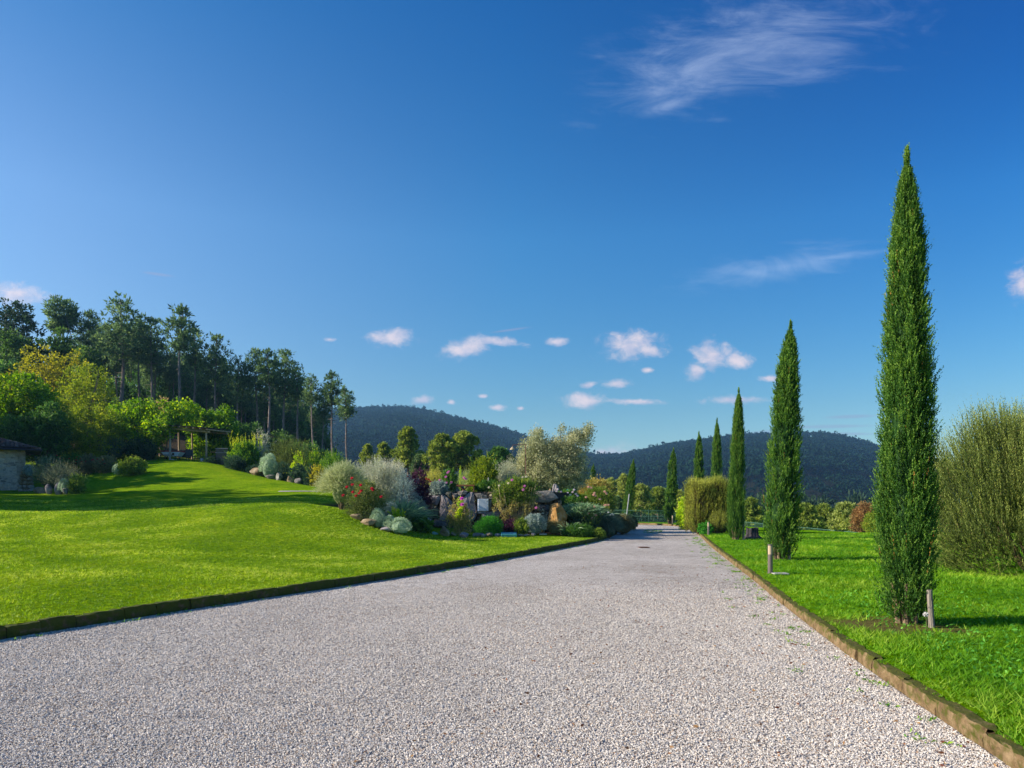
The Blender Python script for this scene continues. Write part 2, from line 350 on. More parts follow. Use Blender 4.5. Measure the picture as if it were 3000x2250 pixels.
def barkmat(name, c0, c1, sc_=6.0):
    t = NT(name); mp = t.n('ShaderNodeMapping'); t.l(t.obj(), mp.inputs[0]); mp.inputs['Scale'].default_value = (1,1,.25)
    n = t.noise(sc_, 5, .7, mp.outputs[0]); return t.out(t.prin(t.ramp(n, [(.3,c0),(.7,c1)]), .95, t.bump(n, .04), 0.0, .1))

BARK = barkmat('pine_bark', (.10,.075,.065), (.36,.29,.25)); BARKG = barkmat('grey_bark', (.07,.06,.045), (.24,.2,.16), 9)
STEM = plain('stem', (.16,.15,.06), .8); STEMW = plain('woody_stem', (.16,.11,.06), .9)

# gravel
def gravel_mat():
    t = NT('white_gravel'); p = t.pos(); v1 = t.n('ShaderNodeTexVoronoi'); t.setin(v1,'Scale',62.0); t.l(p, v1.inputs['Vector'])
    sep = t.n('ShaderNodeSeparateColor'); t.l(v1.outputs['Color'], sep.inputs[0])
    col = t.ramp(sep.outputs[0], [(0,(.30,.28,.25)),(.2,(.60,.56,.52)),(.6,(.74,.69,.64)),(.85,(.8,.74,.67)),(1,(.5,.38,.28))])
    gap = t.ramp(v1.outputs['Distance'], [(.42,(1,1,1)),(.8,(.28,.27,.27))])
    col = t.mix(1.0, col, gap, 'MULTIPLY'); big = t.noise(.45, 5, .6, p, dist=.6); md = t.noise(3.0, 4, .6, p)
    col = t.mix(1.0, col, t.ramp(big, [(.3,(.80,.77,.74)),(.6,(1.05,1.04,1.03))]), 'MULTIPLY')
    col = t.mix(1.0, col, t.ramp(md, [(.28,(.78,.73,.68)),(.5,(1.03,1.03,1.03))]), 'MULTIPLY')
    h = t.math('SUBTRACT', 1.0, v1.outputs['Distance']); h = t.math('ADD', h, t.math('MULTIPLY', sep.outputs[1], .5))
    return t.out(t.prin(col, .85, t.bump(h, .014), 0.0, .25))
GRAVEL = gravel_mat()
def lawn_mat(name, cs, soil=(.16,.11,.055)):
    t = NT(name); p = t.pos(); n = t.noise(.55, 5, .6, p, dist=.5); f = t.noise(16, 6, .85, p); g = t.noise(4.5, 4, .65, p, dist=.5)
    col = t.ramp(n, [(.25,cs[0]),(.5,cs[1]),(.75,cs[2])]); col = t.mix(1.0, col, t.ramp(f, [(.34,(.22,.28,.2)),(.52,(.9,.9,.9)),(.7,(1.35,1.3,1.25))]), 'MULTIPLY')
    col = t.mix(1.0, col, t.ramp(g, [(.3,(.66,.76,.7)),(.7,(1.25,1.12,1.1))]), 'MULTIPLY')
    a = t.attr(); col = t.mix(a, col, soil)
    return t.out(t.prin(col, .9, t.bump(f, .07), 0.0, .0))
LAWN = lawn_mat('lawn_grass', [(.14,.28,.010),(.24,.40,.012),(.38,.50,.018)], (.07,.055,.035))
LAWNR = lawn_mat('right_lawn_grass', [(.10,.27,.004),(.17,.38,.006),(.26,.46,.010)])
BLADE = leafmat('grass_blade', (.07,.19,.02), (.26,.42,.03), (.54,.62,.12), .42, .5, .5, .1)
BLADER = leafmat('grass_blade_right', (.05,.18,.012), (.17,.39,.02), (.42,.57,.07), .45, .7, .45, .1)
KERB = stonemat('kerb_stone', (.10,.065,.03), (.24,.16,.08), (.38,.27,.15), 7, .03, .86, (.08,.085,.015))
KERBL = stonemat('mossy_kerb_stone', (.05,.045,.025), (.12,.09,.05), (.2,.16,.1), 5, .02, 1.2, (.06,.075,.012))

# ------------------------------------------------------------------ ground, road, lawns
def grid(name, X, Y, Zz, mat, rnd=None, smooth=True):
    a, b = X.shape; V = np.stack([X,Y,Zz],-1).reshape(-1,3); i = np.arange(a*b).reshape(a,b)
    Fq = np.stack([i[:-1,:-1],i[:-1,1:],i[1:,1:],i[1:,:-1]],-1).reshape(-1,4)
    return npmesh(name, V, Fq, mat, (rnd.ravel() if rnd is not None else np.zeros(a*b)), None, smooth)
ys = np.r_[np.arange(-6,60,.3), np.arange(60,130,2.), np.arange(130,300,8.)]
vs = np.r_[np.arange(0,32,.3), np.arange(32,80,2.), 90,105,125,150,190,240,300]
yc = np.minimum(ys, 53.0)
kw = np.where(ys < 53, .12, 0.0)
XL = KL(yc)[:,None]-kw[:,None]-vs[None]; YL = ys[:,None]*np.ones_like(XL)
litter = sst(50,56,YL+2.5*np.sin(XL*.3))*np.clip((-XL+14)/8,0,1)
litter = np.maximum(litter, sst(29.2,30,YL+.35*np.sin(XL*3))*sst(-8.8,-7.8,XL)*sst(7,5,XL)*(1-sst(33,35,YL)))
tag(grid('lawn', XL[:,::-1], YL, Z(XL[:,::-1], YL), LAWN, litter[:,::-1]), kind='structure')
XR = KR(yc)[:,None]+kw[:,None]+vs[None]; YR = ys[:,None]*np.ones_like(XR)
# bare earth round the cypress feet
SOIL = [(4.75,8.45,1.0),(7.25,18.2,.5),(11.2,10.9,.5)]
def soil(x, y):
    r = 0
    for sx_, sy_, q in SOIL: r = np.maximum(r, 1-sst(q*.5,q*1.15,np.hypot(x-sx_,(y-sy_)*1.3)+.18*np.sin(7*x+3*y)))
    return r*.85
ZR = Z(XR, YR)
tag(grid('lawn_right', XR, YR, ZR, LAWNR, soil(XR, YR)), kind='structure')
yr = np.arange(-6,53.01,.5); tt = np.linspace(0,1,24)
XG = KL(yr)[:,None]*(1-tt)+KR(yr)[:,None]*tt; YG = yr[:,None]*np.ones_like(XG)
tag(grid('gravel_road', XG, YG, 0*XG, GRAVEL), kind='structure')
a = np.linspace(0,2*pi,97); rr_ = np.array([0,60,300,1200,2300.]); XX = rr_[:,None]*np.cos(a); YY = rr_[:,None]*np.sin(a)+60
tag(grid('ground', XX[::-1], YY[::-1], 0*XX-24, lawn_mat('valley_ground', [(.03,.045,.02),(.045,.06,.025),(.06,.07,.03)])), kind='structure')

def kerb(fn, side, y0, y1, name, mat, seed, hgt=.115, wid=.135):
    rg = np.random.default_rng(seed); mb = MB(); q = np.arange(y0, y1, .02); P = np.c_[fn(q), q]; s_ = np.r_[0, np.cumsum(np.hypot(*np.diff(P,axis=0).T))]
    p = 0.0
    while p < s_[-1]-.3:
        L = rg.uniform(.35,.75); e = p+L-.008; nseg = 9; jz = rg.uniform(-.012,.012); jw = rg.uniform(-.012,.012)
        u_ = np.linspace(p, min(e, s_[-1]), nseg); cx = np.interp(u_, s_, P[:,0]); cy = np.interp(u_, s_, P[:,1])
        tx = np.gradient(cx); ty = np.gradient(cy); l = np.hypot(tx,ty); nx, ny = ty/l*side, -tx/l*side
        prof = [(jw,-.03),(jw-.004,hgt*.45),(jw+.004,hgt*.88),(jw+.02,hgt+jz),(wid-.02,hgt+jz),(wid,hgt*.85),(wid,-.03)]
        V = []; m = len(prof)
        for i in range(nseg):
            sh = .014 if i in (0,nseg-1) else 0.0
            for a_, z_ in prof:
                b_ = a_+rg.uniform(-.009,.009)+(sh if a_ < .08 else -sh); zz = z_+rg.uniform(-.008,.008)-(sh*.6 if z_ > .05 else 0)
                V.append((cx[i]+nx[i]*b_, cy[i]+ny[i]*b_, zz))
        Fq = []
        for i in range(nseg-1):
            for j in range(m-1):
                f = (i*m+j, i*m+j+1, (i+1)*m+j+1, (i+1)*m+j); Fq.append(f if side > 0 else f[::-1])
        for i in (0, nseg-1):
            b = i*m; Fq += [(b,b+1,b+5,b+6),(b+1,b+2,b+4,b+5),(b+2,b+3,b+4,b+4)]
        V = np.array(V); Fq = [f if len(set(f)) == 4 else (f[0],f[1],f[2],f[0]) for f in Fq]; Fq = [f for f in Fq if len(set(f)) == 4]
        mb.add(V, Fq, rg.random()); p += L
    return tag(mb.obj(name, mat), kind='structure')
kerb(KR, 1, 1.0, 48.9, 'kerb', KERB, 3)
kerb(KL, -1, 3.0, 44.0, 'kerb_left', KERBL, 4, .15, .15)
# the far end of the drive, where the kerb bends round to the left
def bend():
    mb = MB(); pts = [(11.5,48.9),(11.2,50.1),(10.6,51.3),(9.8,52.1),(8.6,52.7),(7.2,53.0),(5.8,53.1)]
    for (a0,b0),(a1,b1) in zip(pts[:-1], pts[1:]):
        for k in range(2):
            c0 = np.array([a0+(a1-a0)*k/2, b0+(b1-b0)*k/2]); c1 = np.array([a0+(a1-a0)*(k+1)/2, b0+(b1-b0)*(k+1)/2]); d = c1-c0
            mb.box(((c0[0]+c1[0])/2, (c0[1]+c1[1])/2, .06), (np.hypot(*d)-.02,.17,.15), math.atan2(d[1],d[0]))
    tag(mb.obj('kerb_bend', KERB), kind='structure')
bend()

# loose stones of the drive, nearest the camera
def pebbles():
    rg = np.random.default_rng(5); N = 470000; d = 3.6*(16/3.6)**(rg.random(N)**1.0*1.0); d = 3.4+ (rg.random(N)**1.55)*11.5
    x = rg.uniform(-.80,.80,N)*d; ok = (x > KL(d)+.03) & (x < KR(d)-.02) & (rg.random(N) < 1-sst(9.5,14.9,d)*.97); d = d[ok]; x = x[ok]; N = len(x)
    s_ = rg.uniform(.0032,.0075,N)*(1+.04*(d-3.4)); base = np.array([(1,0,0),(0,1,0),(-1,0,0),(0,-1,0),(0,0,1),(0,0,-1)],float)
    sc3 = np.stack([rg.uniform(.8,1.35,N), rg.uniform(.7,1.1,N), rg.uniform(.5,.85,N)],-1)*s_[:,None]
    V = base[None]*sc3[:,None]*rg.uniform(.75,1.25,(N,6,1)); V += rg.normal(size=(N,6,3))*s_[:,None,None]*.18
    a = rg.uniform(0,6.28,N); tl = rg.normal(size=N)*.35; ca, sa = np.cos(a)[:,None], np.sin(a)[:,None]; ct, st = np.cos(tl)[:,None], np.sin(tl)[:,None]
    X, Y, Zq = V[...,0], V[...,1]*ct-V[...,2]*st, V[...,1]*st+V[...,2]*ct
    V = np.stack([X*ca-Y*sa+x[:,None], X*sa+Y*ca+d[:,None], Zq+(s_*.42+rg.random(N)*.004)[:,None]],-1)
    T = np.array([(0,1,4),(1,2,4),(2,3,4),(3,0,4),(1,0,5),(2,1,5),(3,2,5),(0,3,5)]); Fc = (T[None]+6*np.arange(N)[:,None,None]).reshape(-1,3)
    t = NT('gravel_stone'); col = t.ramp(t.attr(), [(0,(.2,.17,.15)),(.12,(.46,.42,.38)),(.35,(.64,.59,.54)),(.7,(.73,.68,.61)),(.9,(.58,.48,.37)),(1,(.32,.2,.13))])
    m = t.out(t.prin(col, .8, None, 0.0, .3))
    o = npmesh('gravel', V.reshape(-1,3), Fc, m, np.repeat(np.clip(rg.random(N)-.10*np.clip(np.sin(x*.9+np.sin(d*.7)*1.5)*np.sin(d*.8+np.sin(x*1.3)),0,1),0,1),6)); tag(o, 'small white and grey gravel stones covering the near drive', 'gravel', kind='stuff')
pebbles()

# grass blades
def blades(name, label, n, side, mat, seed, h0, h1, dmax, power):
    rg = np.random.default_rng(seed); nt_ = n//9; d = 3.0+(rg.random(nt_)**power)*(dmax-3.0); x = rg.uniform(-.80,.80,nt_)*d; hv = rg.random(nt_)
    j_ = np.repeat(np.arange(nt_),9); x = x[j_]+rg.normal(size=len(j_))*.014*(1+.04*d[j_]); d = d[j_]+rg.normal(size=len(j_))*.014*(1+.04*d[j_]); hv = hv[j_]
    if side < 0:
        ok = (x < KL(d)-.10-.04*np.sin(d*11)*np.sin(d*4.3)) & (d > 5) & ~((x > -8.5) & (d > 28.5+.05*x) & (x < 6))
    else: ok = (x > KR(d)+.09+.05*np.sin(d*9)*np.sin(d*3.7))
    x, d, hv = x[ok], d[ok], hv[ok]
    if side > 0: ok = rg.random(len(x)) > soil(x,d)*1.1; x, d, hv = x[ok], d[ok], hv[ok]
    tuft = np.sin(x*19+np.sin(d*13)*2)*np.sin(d*21+np.sin(x*17)*2)*.5+.5
    patch = np.sin(x*1.7+np.sin(d*1.3)*1.2+np.sin(x*.43)*2)*np.sin(d*1.1+np.sin(x*.9)+np.sin(d*.37)*2)*.5+.5
    z = Z(x, d); N = len(x); k = (1+.045*np.maximum(d-6,0)); h = rg.uniform(h0,h1,N)*(1+.25*np.minimum(k-1,1.2))*(.45+.3*patch+.7*hv); w = rg.uniform(.0045,.009,N)*k
    edge = np.clip((KL(d)-x-.08)/.2,0,1) if side < 0 else np.clip((x-KR(d)-.08)/.3,0,1); h *= .45+.55*edge
    a = rg.uniform(0,6.28,N); b = rg.uniform(0,6.28,N); ln = h*rg.uniform(.3,1.5,N)
    P = np.stack([x,d,z-.01],-1); sd = np.stack([np.cos(a)*w,np.sin(a)*w,0*a],-1); tip = P+np.stack([np.cos(b)*ln,np.sin(b)*ln,h],-1)
    V = np.stack([P-sd,P+sd,tip],1).reshape(-1,3); r = np.clip(-.1+.35*rg.random(N)+.55*hv+.6*(patch-.4)+.3*(rg.random(N) > .93),0,1)
    tag(npmesh(name, V, np.arange(3*N).reshape(-1,3), mat, np.repeat(r,3)), label, 'grass', kind='stuff')
blades('grass', 'short mown grass of the wide left lawn', 950000, -1, BLADE, 7, .018, .045, 34, 1.15)
blades('long_grass', 'longer brighter grass of the right lawn', 620000, 1, BLADER, 8, .03, .075, 34, 1.35)

# ------------------------------------------------------------------ placing by bearing and distance
def pl(x0, x1, ytop, d, zb=None):
    x = wx((x0+x1)/2, d); z = G(x, d) if zb is None else zb
    return (x, d, z), (x1-x0)/F*d, wz(ytop, d)-z
def sunk(loc, k=.05): return (loc[0], loc[1], loc[2]-k)

# ------------------------------------------------------------------ hills beyond the valley
RID = np.array([(-500,872),(300,900),(600,905),(760,893),(800,889),(870,889),(930,899),(1000,916),(1060,931),(1125,948),(1180,968),(1240,984),(1290,993),(1340,992),(1400,981),(1430,974),
  (1500,962),(1560,954),(1620,948),(1727,944),(1780,947),(1820,954),(1856,962),(1895,973),(1950,988),(2050,1010),(2212,1030),(2600,1040)], float)
DR = 1250.0
def hz(px, d):
    zr = EYE+(HY-np.interp(px, RID[:,0], RID[:,1]))/F*DR; s_ = (d-330)/(DR-330); x = (px-CX)/F*d
    g = np.sin(x/55+d/130)*np.sin(d/90+1.3)*5+np.sin(x/23+2)*np.sin(d/47)*2.2
    up = -20+(zr+20)*np.clip(s_,0,1)**.92; dn = zr-np.clip(s_-1,0,9)*160
    return np.where(s_ < 1, up, dn)+g*np.clip(s_*3,0,1)*np.clip(1.06-s_,0,1)**.5
hm = lawn_mat('hill_ground', [(.012,.018,.01),(.025,.028,.016),(.06,.05,.035)])
pxs = np.linspace(-500,2600,180); ds = np.linspace(330,1700,110)
PXg, Dg = np.meshgrid(pxs, ds, indexing='ij')
tag(grid('hills', wx(PXg.T,Dg.T), Dg.T, hz(PXg.T,Dg.T), hm), kind='structure')
def hill_forest():
    rg = np.random.default_rng(11); N = 26000; px = rg.uniform(560,2330,N); s_ = rg.random(N)**.8*1.02; d = 330+s_*(DR-330)
    extra = 1500; px = np.r_[px, rg.uniform(700,1980,extra)]; d = np.r_[d, rg.normal(DR-6,14,extra)]; N += extra
    z = hz(px,d); yv = HY-(z-EYE)/d*F
    scrub = (px > 1560) & (yv > 1040+12*np.sin(px/60)); keep = ~(scrub & (np.sin(px/17+d/40)*np.sin(d/31) > .35) & (rg.random(N) < .9)); px, d, z, scrub = px[keep], d[keep], z[keep], scrub[keep]; N = len(px)
    x = wx(px,d); sz = np.where(scrub, rg.uniform(.4,.85,N), rg.uniform(.75,1.2,N)); trunk = np.where(scrub, 0.6, 1)*rg.uniform(4.2,7,N)*sz; trunk[-400:] *= 1.5; k = 13
    U = unit(rg.normal(size=(N,k,3))+np.array([0,0,.35])); C = np.stack([x,d,z+trunk+2.2*sz],-1)[:,None]+U*np.array([2.7,2.7,2.3])*sz[:,None,None]*rg.uniform(.6,1,(N,k,1))
    T = np.cross(U, unit(rg.normal(size=(N,k,3)))); A = unit(T+rg.normal(size=T.shape)*.35).reshape(-1,3)
    Lz = (rg.uniform(1.7,3.0,(N,k))*sz[:,None]).ravel(); V = leaf_quads(C.reshape(-1,3)-A*Lz[:,None]*.5, A, Lz, Lz*.85, rg)
    r = np.repeat(np.clip(.5*np.repeat(rg.random(N),k)+.5*rg.random(N*k),0,1)*.85+.15,4)
    P = np.stack([x,d,z],-1); w = .22*sz; th = (trunk+2)[:,None]*np.array([[0,0,1.0]])
    Q = []
    for ax in (np.array([1,0,0]), np.array([0,1,0])):
        Q.append(np.stack([P-ax*w[:,None], P+ax*w[:,None], P+ax*w[:,None]*.7+th, P-ax*w[:,None]*.7+th],1).reshape(-1,3))
    V = np.concatenate([V]+Q); r = np.r_[r, np.zeros(8*N)]
    o = npmesh('hill_forest', V, np.arange(len(V)).reshape(-1,4), leafmat('far_pine', (.02,.02,.018), (.008,.026,.018), (.018,.045,.027), .1, .02, 1.0, .0), r)
    tag(o, 'dense dark pine forest covering the far hills', 'forest', kind='stuff')
hill_forest()
def far_house():
    d = 800.; x = wx(1751, d); z = float(hz(1751., d))+1; r = thing('farmhouse', 'tiny pale farmhouse alone on the far hillside between two cypresses', 'house', (x,d,z))
    m = MB(); m.box((0,0,2.4),(6.0,6,5.4)); w_ = m.obj('wall', plain('far_plaster', (.5,.46,.42)), r)
    m = MB(); V = [(-3.6,-3.6,5.1),(3.6,-3.6,5.1),(3.6,3.6,5.1),(-3.6,3.6,5.1),(-3.6,0,6.8),(3.6,0,6.8)]
    m.add(V, [(0,1,5,4),(2,3,4,5),(3,2,1,0),(1,2,5,1),(0,4,3,0)][:3]); m.obj('roof', plain('far_roof', (.3,.16,.1)), r)
    for a_ in (-1.6,1.6):
        m = MB(); m.box((a_,-3.02,3.4),(.9,.1,1.2)); m.obj('window', plain('far_window', (.04,.04,.05)), r)
    for i,(px,yt,yb,dd,lb) in enumerate([(1773,1040,1054,900,'pale utility pole just right above the far farmhouse'),(1819,1054,1068,850,'pale utility pole on the far slope nearest the big cypress'),(1648,1061,1077,760,'pale utility pole on the far slope left of the leaning cypress')]):
        m = MB(); zb = float(hz(float(px), float(dd))); m.tube([(0,0,0),(0,0,max(9,wz(yt,dd)-zb))], [.35,.25], 6); m.box((0,0,max(9,wz(yt,dd)-zb)-.8),(2,.2,.2))
        tag(m.obj('utility_pole', plain('pale_pole'+str(i), (.6,.58,.55)), None, loc=(wx(px,dd),dd,zb)), lb, 'pole', 'poles on the far hillside')
far_house()

# ------------------------------------------------------------------ trees of the left hillside
PINEM = leafmat('dark_pine_needles', (.03,.055,.03), (.07,.12,.05), (.17,.23,.09), .35, .35, .8, .1)
def pine_mesh(seed, H, c0, wid, n=2600, lean=0.0, conic=.5):
    rg = np.random.default_rng(seed); root = thing('pine_tree', '', 'pine', (0,0,0)); m = MB()
    zt = np.linspace(0,H*.97,9); bx = lean*zt+.12*np.sin(zt*.5+seed); by = .1*np.cos(zt*.4+seed); pts = np.stack([bx,by,zt],-1)
    m.tube(pts, .20*(1-zt/H*.82)*H/13, 7)
    at = lambda z_: np.array([np.interp(z_,zt,bx),np.interp(z_,zt,by),z_])
    for k in range(14):
        z_ = rg.uniform(H*.18,H*c0); a = rg.uniform(0,6.28); L = rg.uniform(.4,1.3); p = at(z_); m.tube([p,p+np.array([cos(a)*L,sin(a)*L,rg.uniform(-.1,.25)])],[.03,.01],3,cap=False)
    bl = []; nb = 34
    for k in range(nb):
        f = (k+.5)/nb; z_ = H*(c0+(1-c0)*f); a = k*2.4+rg.uniform(-.5,.5); prof = (1-f)**conic*(.45+.55*min(1,f*3.2)); R = wid/2*prof*rg.uniform(.55,1.1)
        p = at(min(z_,H*.97)); e = p+np.array([cos(a)*R,sin(a)*R,R*.25]); m.tube([p,(p+e)/2+np.array([0,0,-.05]),e],[.05,.035,.015],3,cap=False)
        s_ = wid*.15*rg.uniform(.7,1.35)*(1.15-.5*f); bl.append((e[0],e[1],e[2],s_*1.25,s_*1.25,s_*.62))
        if R > wid*.25: q = p+(e-p)*.55; bl.append((q[0],q[1],q[2]+.1,s_,s_,s_*.5))
    tp = at(H*.97); bl.append((tp[0],tp[1],H-.35,.35,.35,.6))
    m.obj('trunk', BARK, root); L = Leaves(seed); L.crown(bl, n, .42, .15, clump=.28, per=13, up=.5, out=.6, inner=.6); L.obj('crown', PINEM, root)
    return root
protos = [pine_mesh(21,13,.48,5.2,3000,0.0,.6), pine_mesh(22,13,.55,4.6,2600,.03,.5), pine_mesh(23,13,.60,4.0,2200,-.03,.7), pine_mesh(24,13,.42,6.0,3600,.01,.7), pine_mesh(25,13,.62,3.6,1800,.05,.55)]
used = [False]*5
def put_pine(k, px, ytop, d, label, wide=1.0, rz=0.0, group='pines of the hillside stand'):
    x = wx(px,d); z = G(x,d)-.2; H = wz(ytop,d)-z; s_ = H/13.0
    if used[k]: return copy_tree(protos[k], (x,d,z), rz, s_*wide, label, group, s_)
    used[k] = True; p = protos[k]; p.location = (x,d,z); p.rotation_euler = (0,0,rz); p.scale = (s_*wide,s_*wide,s_); p['label'] = label; p['group'] = group
FR = [(3,262,640,88,1.15,'widest tall pine of the hillside stand, pale bare trunk above the yellow bushes'),
 (0,327,684,90,1.0,'broad pine directly right of the widest pine on the hillside'),
 (2,385,660,86,1.0,'tall narrow leaning pine high on the hillside with a slim pointed top'),
 (1,420,712,92,.95,'pine just right of the tall narrow leaning one'),
 (0,466,722,90,.9,'pointed pine standing above the right half of the pergola'),
 (3,514,771,88,.85,'low rounded pine with leaning trunk right of the pergola'),
 (1,556,756,90,.9,'left pine of the close row of three tall tops in the middle of the stand'),
 (2,582,754,86,1.05,'middle pine of the close row of three tall tops, thick pale trunk'),
 (1,612,757,90,1.0,'right pine of the close row of three tall tops'),
 (4,646,800,88,1.1,'short pine filling the gap between the dense stand and the thin group'),
 (4,676,813,84,1.0,'leftmost pine of the thin see through group at the stand end'),
 (1,696,840,90,.7,'small slim pine in the middle of the thin group at the stand end'),
 (2,718,804,84,.9,'tallest pine of the thin group near the right end of the stand'),
 (4,752,838,82,1.0,'last pine at the right end of the stand, alone against the far hill'),
 (2,190,670,92,1.0,'slim dark pine between the round topped pine and the widest pine'),
 (0,228,700,98,.9,'pine tucked behind the left side of the widest pine'),
 (1,300,690,98,.9,'pine tucked behind the right side of the widest pine')]
for i,(k,px,yt,d,wd,lb) in enumerate(FR): put_pine(k,px,yt,d,lb,wd,i*1.7)
rgf = np.random.default_rng(77)
topf = lambda p: np.interp(p, [-60,130,200,260,330,400,460,520,600,650,690,720],[720,730,705,690,715,720,755,790,785,835,870,900])
for i in range(58):
    px = 130+560*((i*0.618)%1.0)+rgf.uniform(-6,6); d = rgf.uniform(94,122); put_pine([0,3,1,3][i%4], px, topf(px)+rgf.uniform(5,60), d, 'dark pine crowded inside the dense hillside stand behind the front trunks', rgf.uniform(.75,1.1), rgf.uniform(0,6), 'pines crowded inside the stand')

def broad_tree(name, label, cat, x0, x1, ytop, d, mat, seed, n, L, Wd, blobs, trunk=.18, clump=.3, per=26, zb=None, limbs=7, up=.2, inner=.5, depth=1.0, sink=0.1, barkm=None):
    """blobs in unit box: (x -1..1, y, z 0..1, rx, ry, rz)"""
    loc, w, h = pl(x0,x1,ytop,d,zb); root = thing(name, label, cat, sunk(loc,sink)); rg = np.random.default_rng(seed)
    B = [(b[0]*w/2, b[1]*w/2*depth, b[2]*h, b[3]*w/2, b[4]*w/2*depth, b[5]*h) for b in blobs]; m = MB(); f = h*.32
    m.tube([(0,0,0),(.03*w,0,f*.6),(.0,.02*w,f)], [trunk*1.2,trunk*.9,trunk*.75], 7)
    for k in range(limbs):
        b = B[int(rg.integers(len(B)))]; e = np.array(b[:3])+rg.normal(size=3)*np.array(b[3:])*.35; mid = np.array([0,0,f])*.5+e*.5+rg.normal(size=3)*.08*h
        m.tube([(0,0,f*.9),mid,e],[trunk*.6,trunk*.35,trunk*.1],5,cap=False)
    m.obj('trunk', barkm or BARKG, root); Lf = Leaves(seed); Lf.crown(B, n, L, Wd, clump=clump, per=per, up=up, inner=inner); Lf.obj('crown', mat, root); return root
ROUND = [(0,0,.62,.8,.8,.34),(-.45,.1,.5,.5,.6,.3),(.45,0,.52,.5,.6,.32),(.1,.1,.82,.5,.5,.17),(-.2,-.2,.35,.6,.5,.3),(.3,-.2,.32,.6,.5,.28)]
WILD = [(-.6,0,.5,.38,.5,.3),(-.15,0,.78,.4,.45,.2),(.35,.1,.7,.38,.45,.24),(.7,0,.42,.3,.4,.28),(.1,-.2,.45,.55,.5,.36),(-.35,-.2,.3,.5,.4,.28)]
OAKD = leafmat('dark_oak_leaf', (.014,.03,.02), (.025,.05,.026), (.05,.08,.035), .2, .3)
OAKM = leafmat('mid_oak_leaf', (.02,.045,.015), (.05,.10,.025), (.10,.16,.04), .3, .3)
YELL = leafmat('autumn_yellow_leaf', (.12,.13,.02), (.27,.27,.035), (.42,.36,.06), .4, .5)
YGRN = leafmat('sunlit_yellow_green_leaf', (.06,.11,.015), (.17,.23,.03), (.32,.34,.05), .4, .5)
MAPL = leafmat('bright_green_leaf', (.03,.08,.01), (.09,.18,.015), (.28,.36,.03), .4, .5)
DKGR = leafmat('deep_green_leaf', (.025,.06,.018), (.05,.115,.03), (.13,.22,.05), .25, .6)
broad_tree('oak_tree','dark blue green oak at the top left corner of the wood','oak',-40,90,646,84,OAKD,31,9000,.34,.2,ROUND,.3,.5,26)
broad_tree('oak_tree','second dark oak leaning against the one at the far left edge','oak',-160,40,660,88,OAKD,32,7000,.34,.2,ROUND,.3,.5,26)
broad_tree('pine_tree','round topped lone pine rising above the oaks at far left','pine',103,162,642,90,PINEM,33,4500,.42,.16,[(0,0,.86,.95,.95,.13),(-.3,0,.74,.6,.6,.06),(.3,0,.76,.6,.6,.07)],.2,.4,14,barkm=BARK)
broad_tree('oak_tree','mid green rounded tree below the dark oaks at the left edge','tree',-30,78,712,74,OAKM,34,8000,.32,.2,ROUND,.25,.45,26)
broad_tree('oak_tree','green tree just below the round topped lone pine','tree',78,170,704,76,OAKM,35,7500,.3,.18,ROUND,.25,.4,26)
broad_tree('oak_tree','green tree behind the yellow leaved tree, left of the slim dark pine','tree',150,222,742,74,OAKM,36,5000,.3,.18,ROUND,.25,.4,26)
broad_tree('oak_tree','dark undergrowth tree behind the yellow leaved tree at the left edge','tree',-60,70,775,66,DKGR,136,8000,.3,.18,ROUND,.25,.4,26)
broad_tree('autumn_tree','yellow leaved autumn tree with bare twigs showing, left hillside','tree',10,205,738,62,YELL,37,7500,.2,.13,WILD,.16,.32,14,inner=.8,limbs=26)
broad_tree('autumn_tree','low orange tinted yellow tree at the left edge above the maple','tree',-30,70,800,56,YELL,38,4000,.2,.13,ROUND,.14,.3,20)
broad_tree('willow_tree','soft pale green rounded tree beside the yellow leaved autumn tree','tree',112,254,782,58,YGRN,39,12000,.18,.08,ROUND,.14,.3,26)
broad_tree('maple_tree','large bright green maple filling the left edge above the stone hut','maple',-60,132,800,52,MAPL,40,16000,.2,.16,ROUND,.2,.36,26)
broad_tree('evergreen_tree','dark evergreen right behind the stone hut roof','tree',-20,70,895,48,DKGR,41,9000,.2,.08,ROUND,.15,.3,26)
broad_tree('evergreen_tree','dark leafy tree in shade right of the stone hut','tree',55,150,868,49,DKGR,42,9000,.18,.12,ROUND,.15,.3,26)
broad_tree('olive_bush','tall mottled olive green bush between the maple and the vine','bush',122,262,872,51,YGRN,43,17000,.13,.07,[(0,0,.6,.9,.8,.4),(-.5,0,.35,.5,.6,.35),(.5,0,.4,.5,.6,.36),(0,-.3,.3,.8,.4,.3)],.1,.28,26)
broad_tree('walnut_tree','pale pinkish brown small tree peeking above the vine','tree',322,374,853,57,leafmat('pinkish_leaf',(.10,.09,.04),(.25,.2,.09),(.4,.3,.15)),44,2500,.16,.1,ROUND,.1,.25,20)

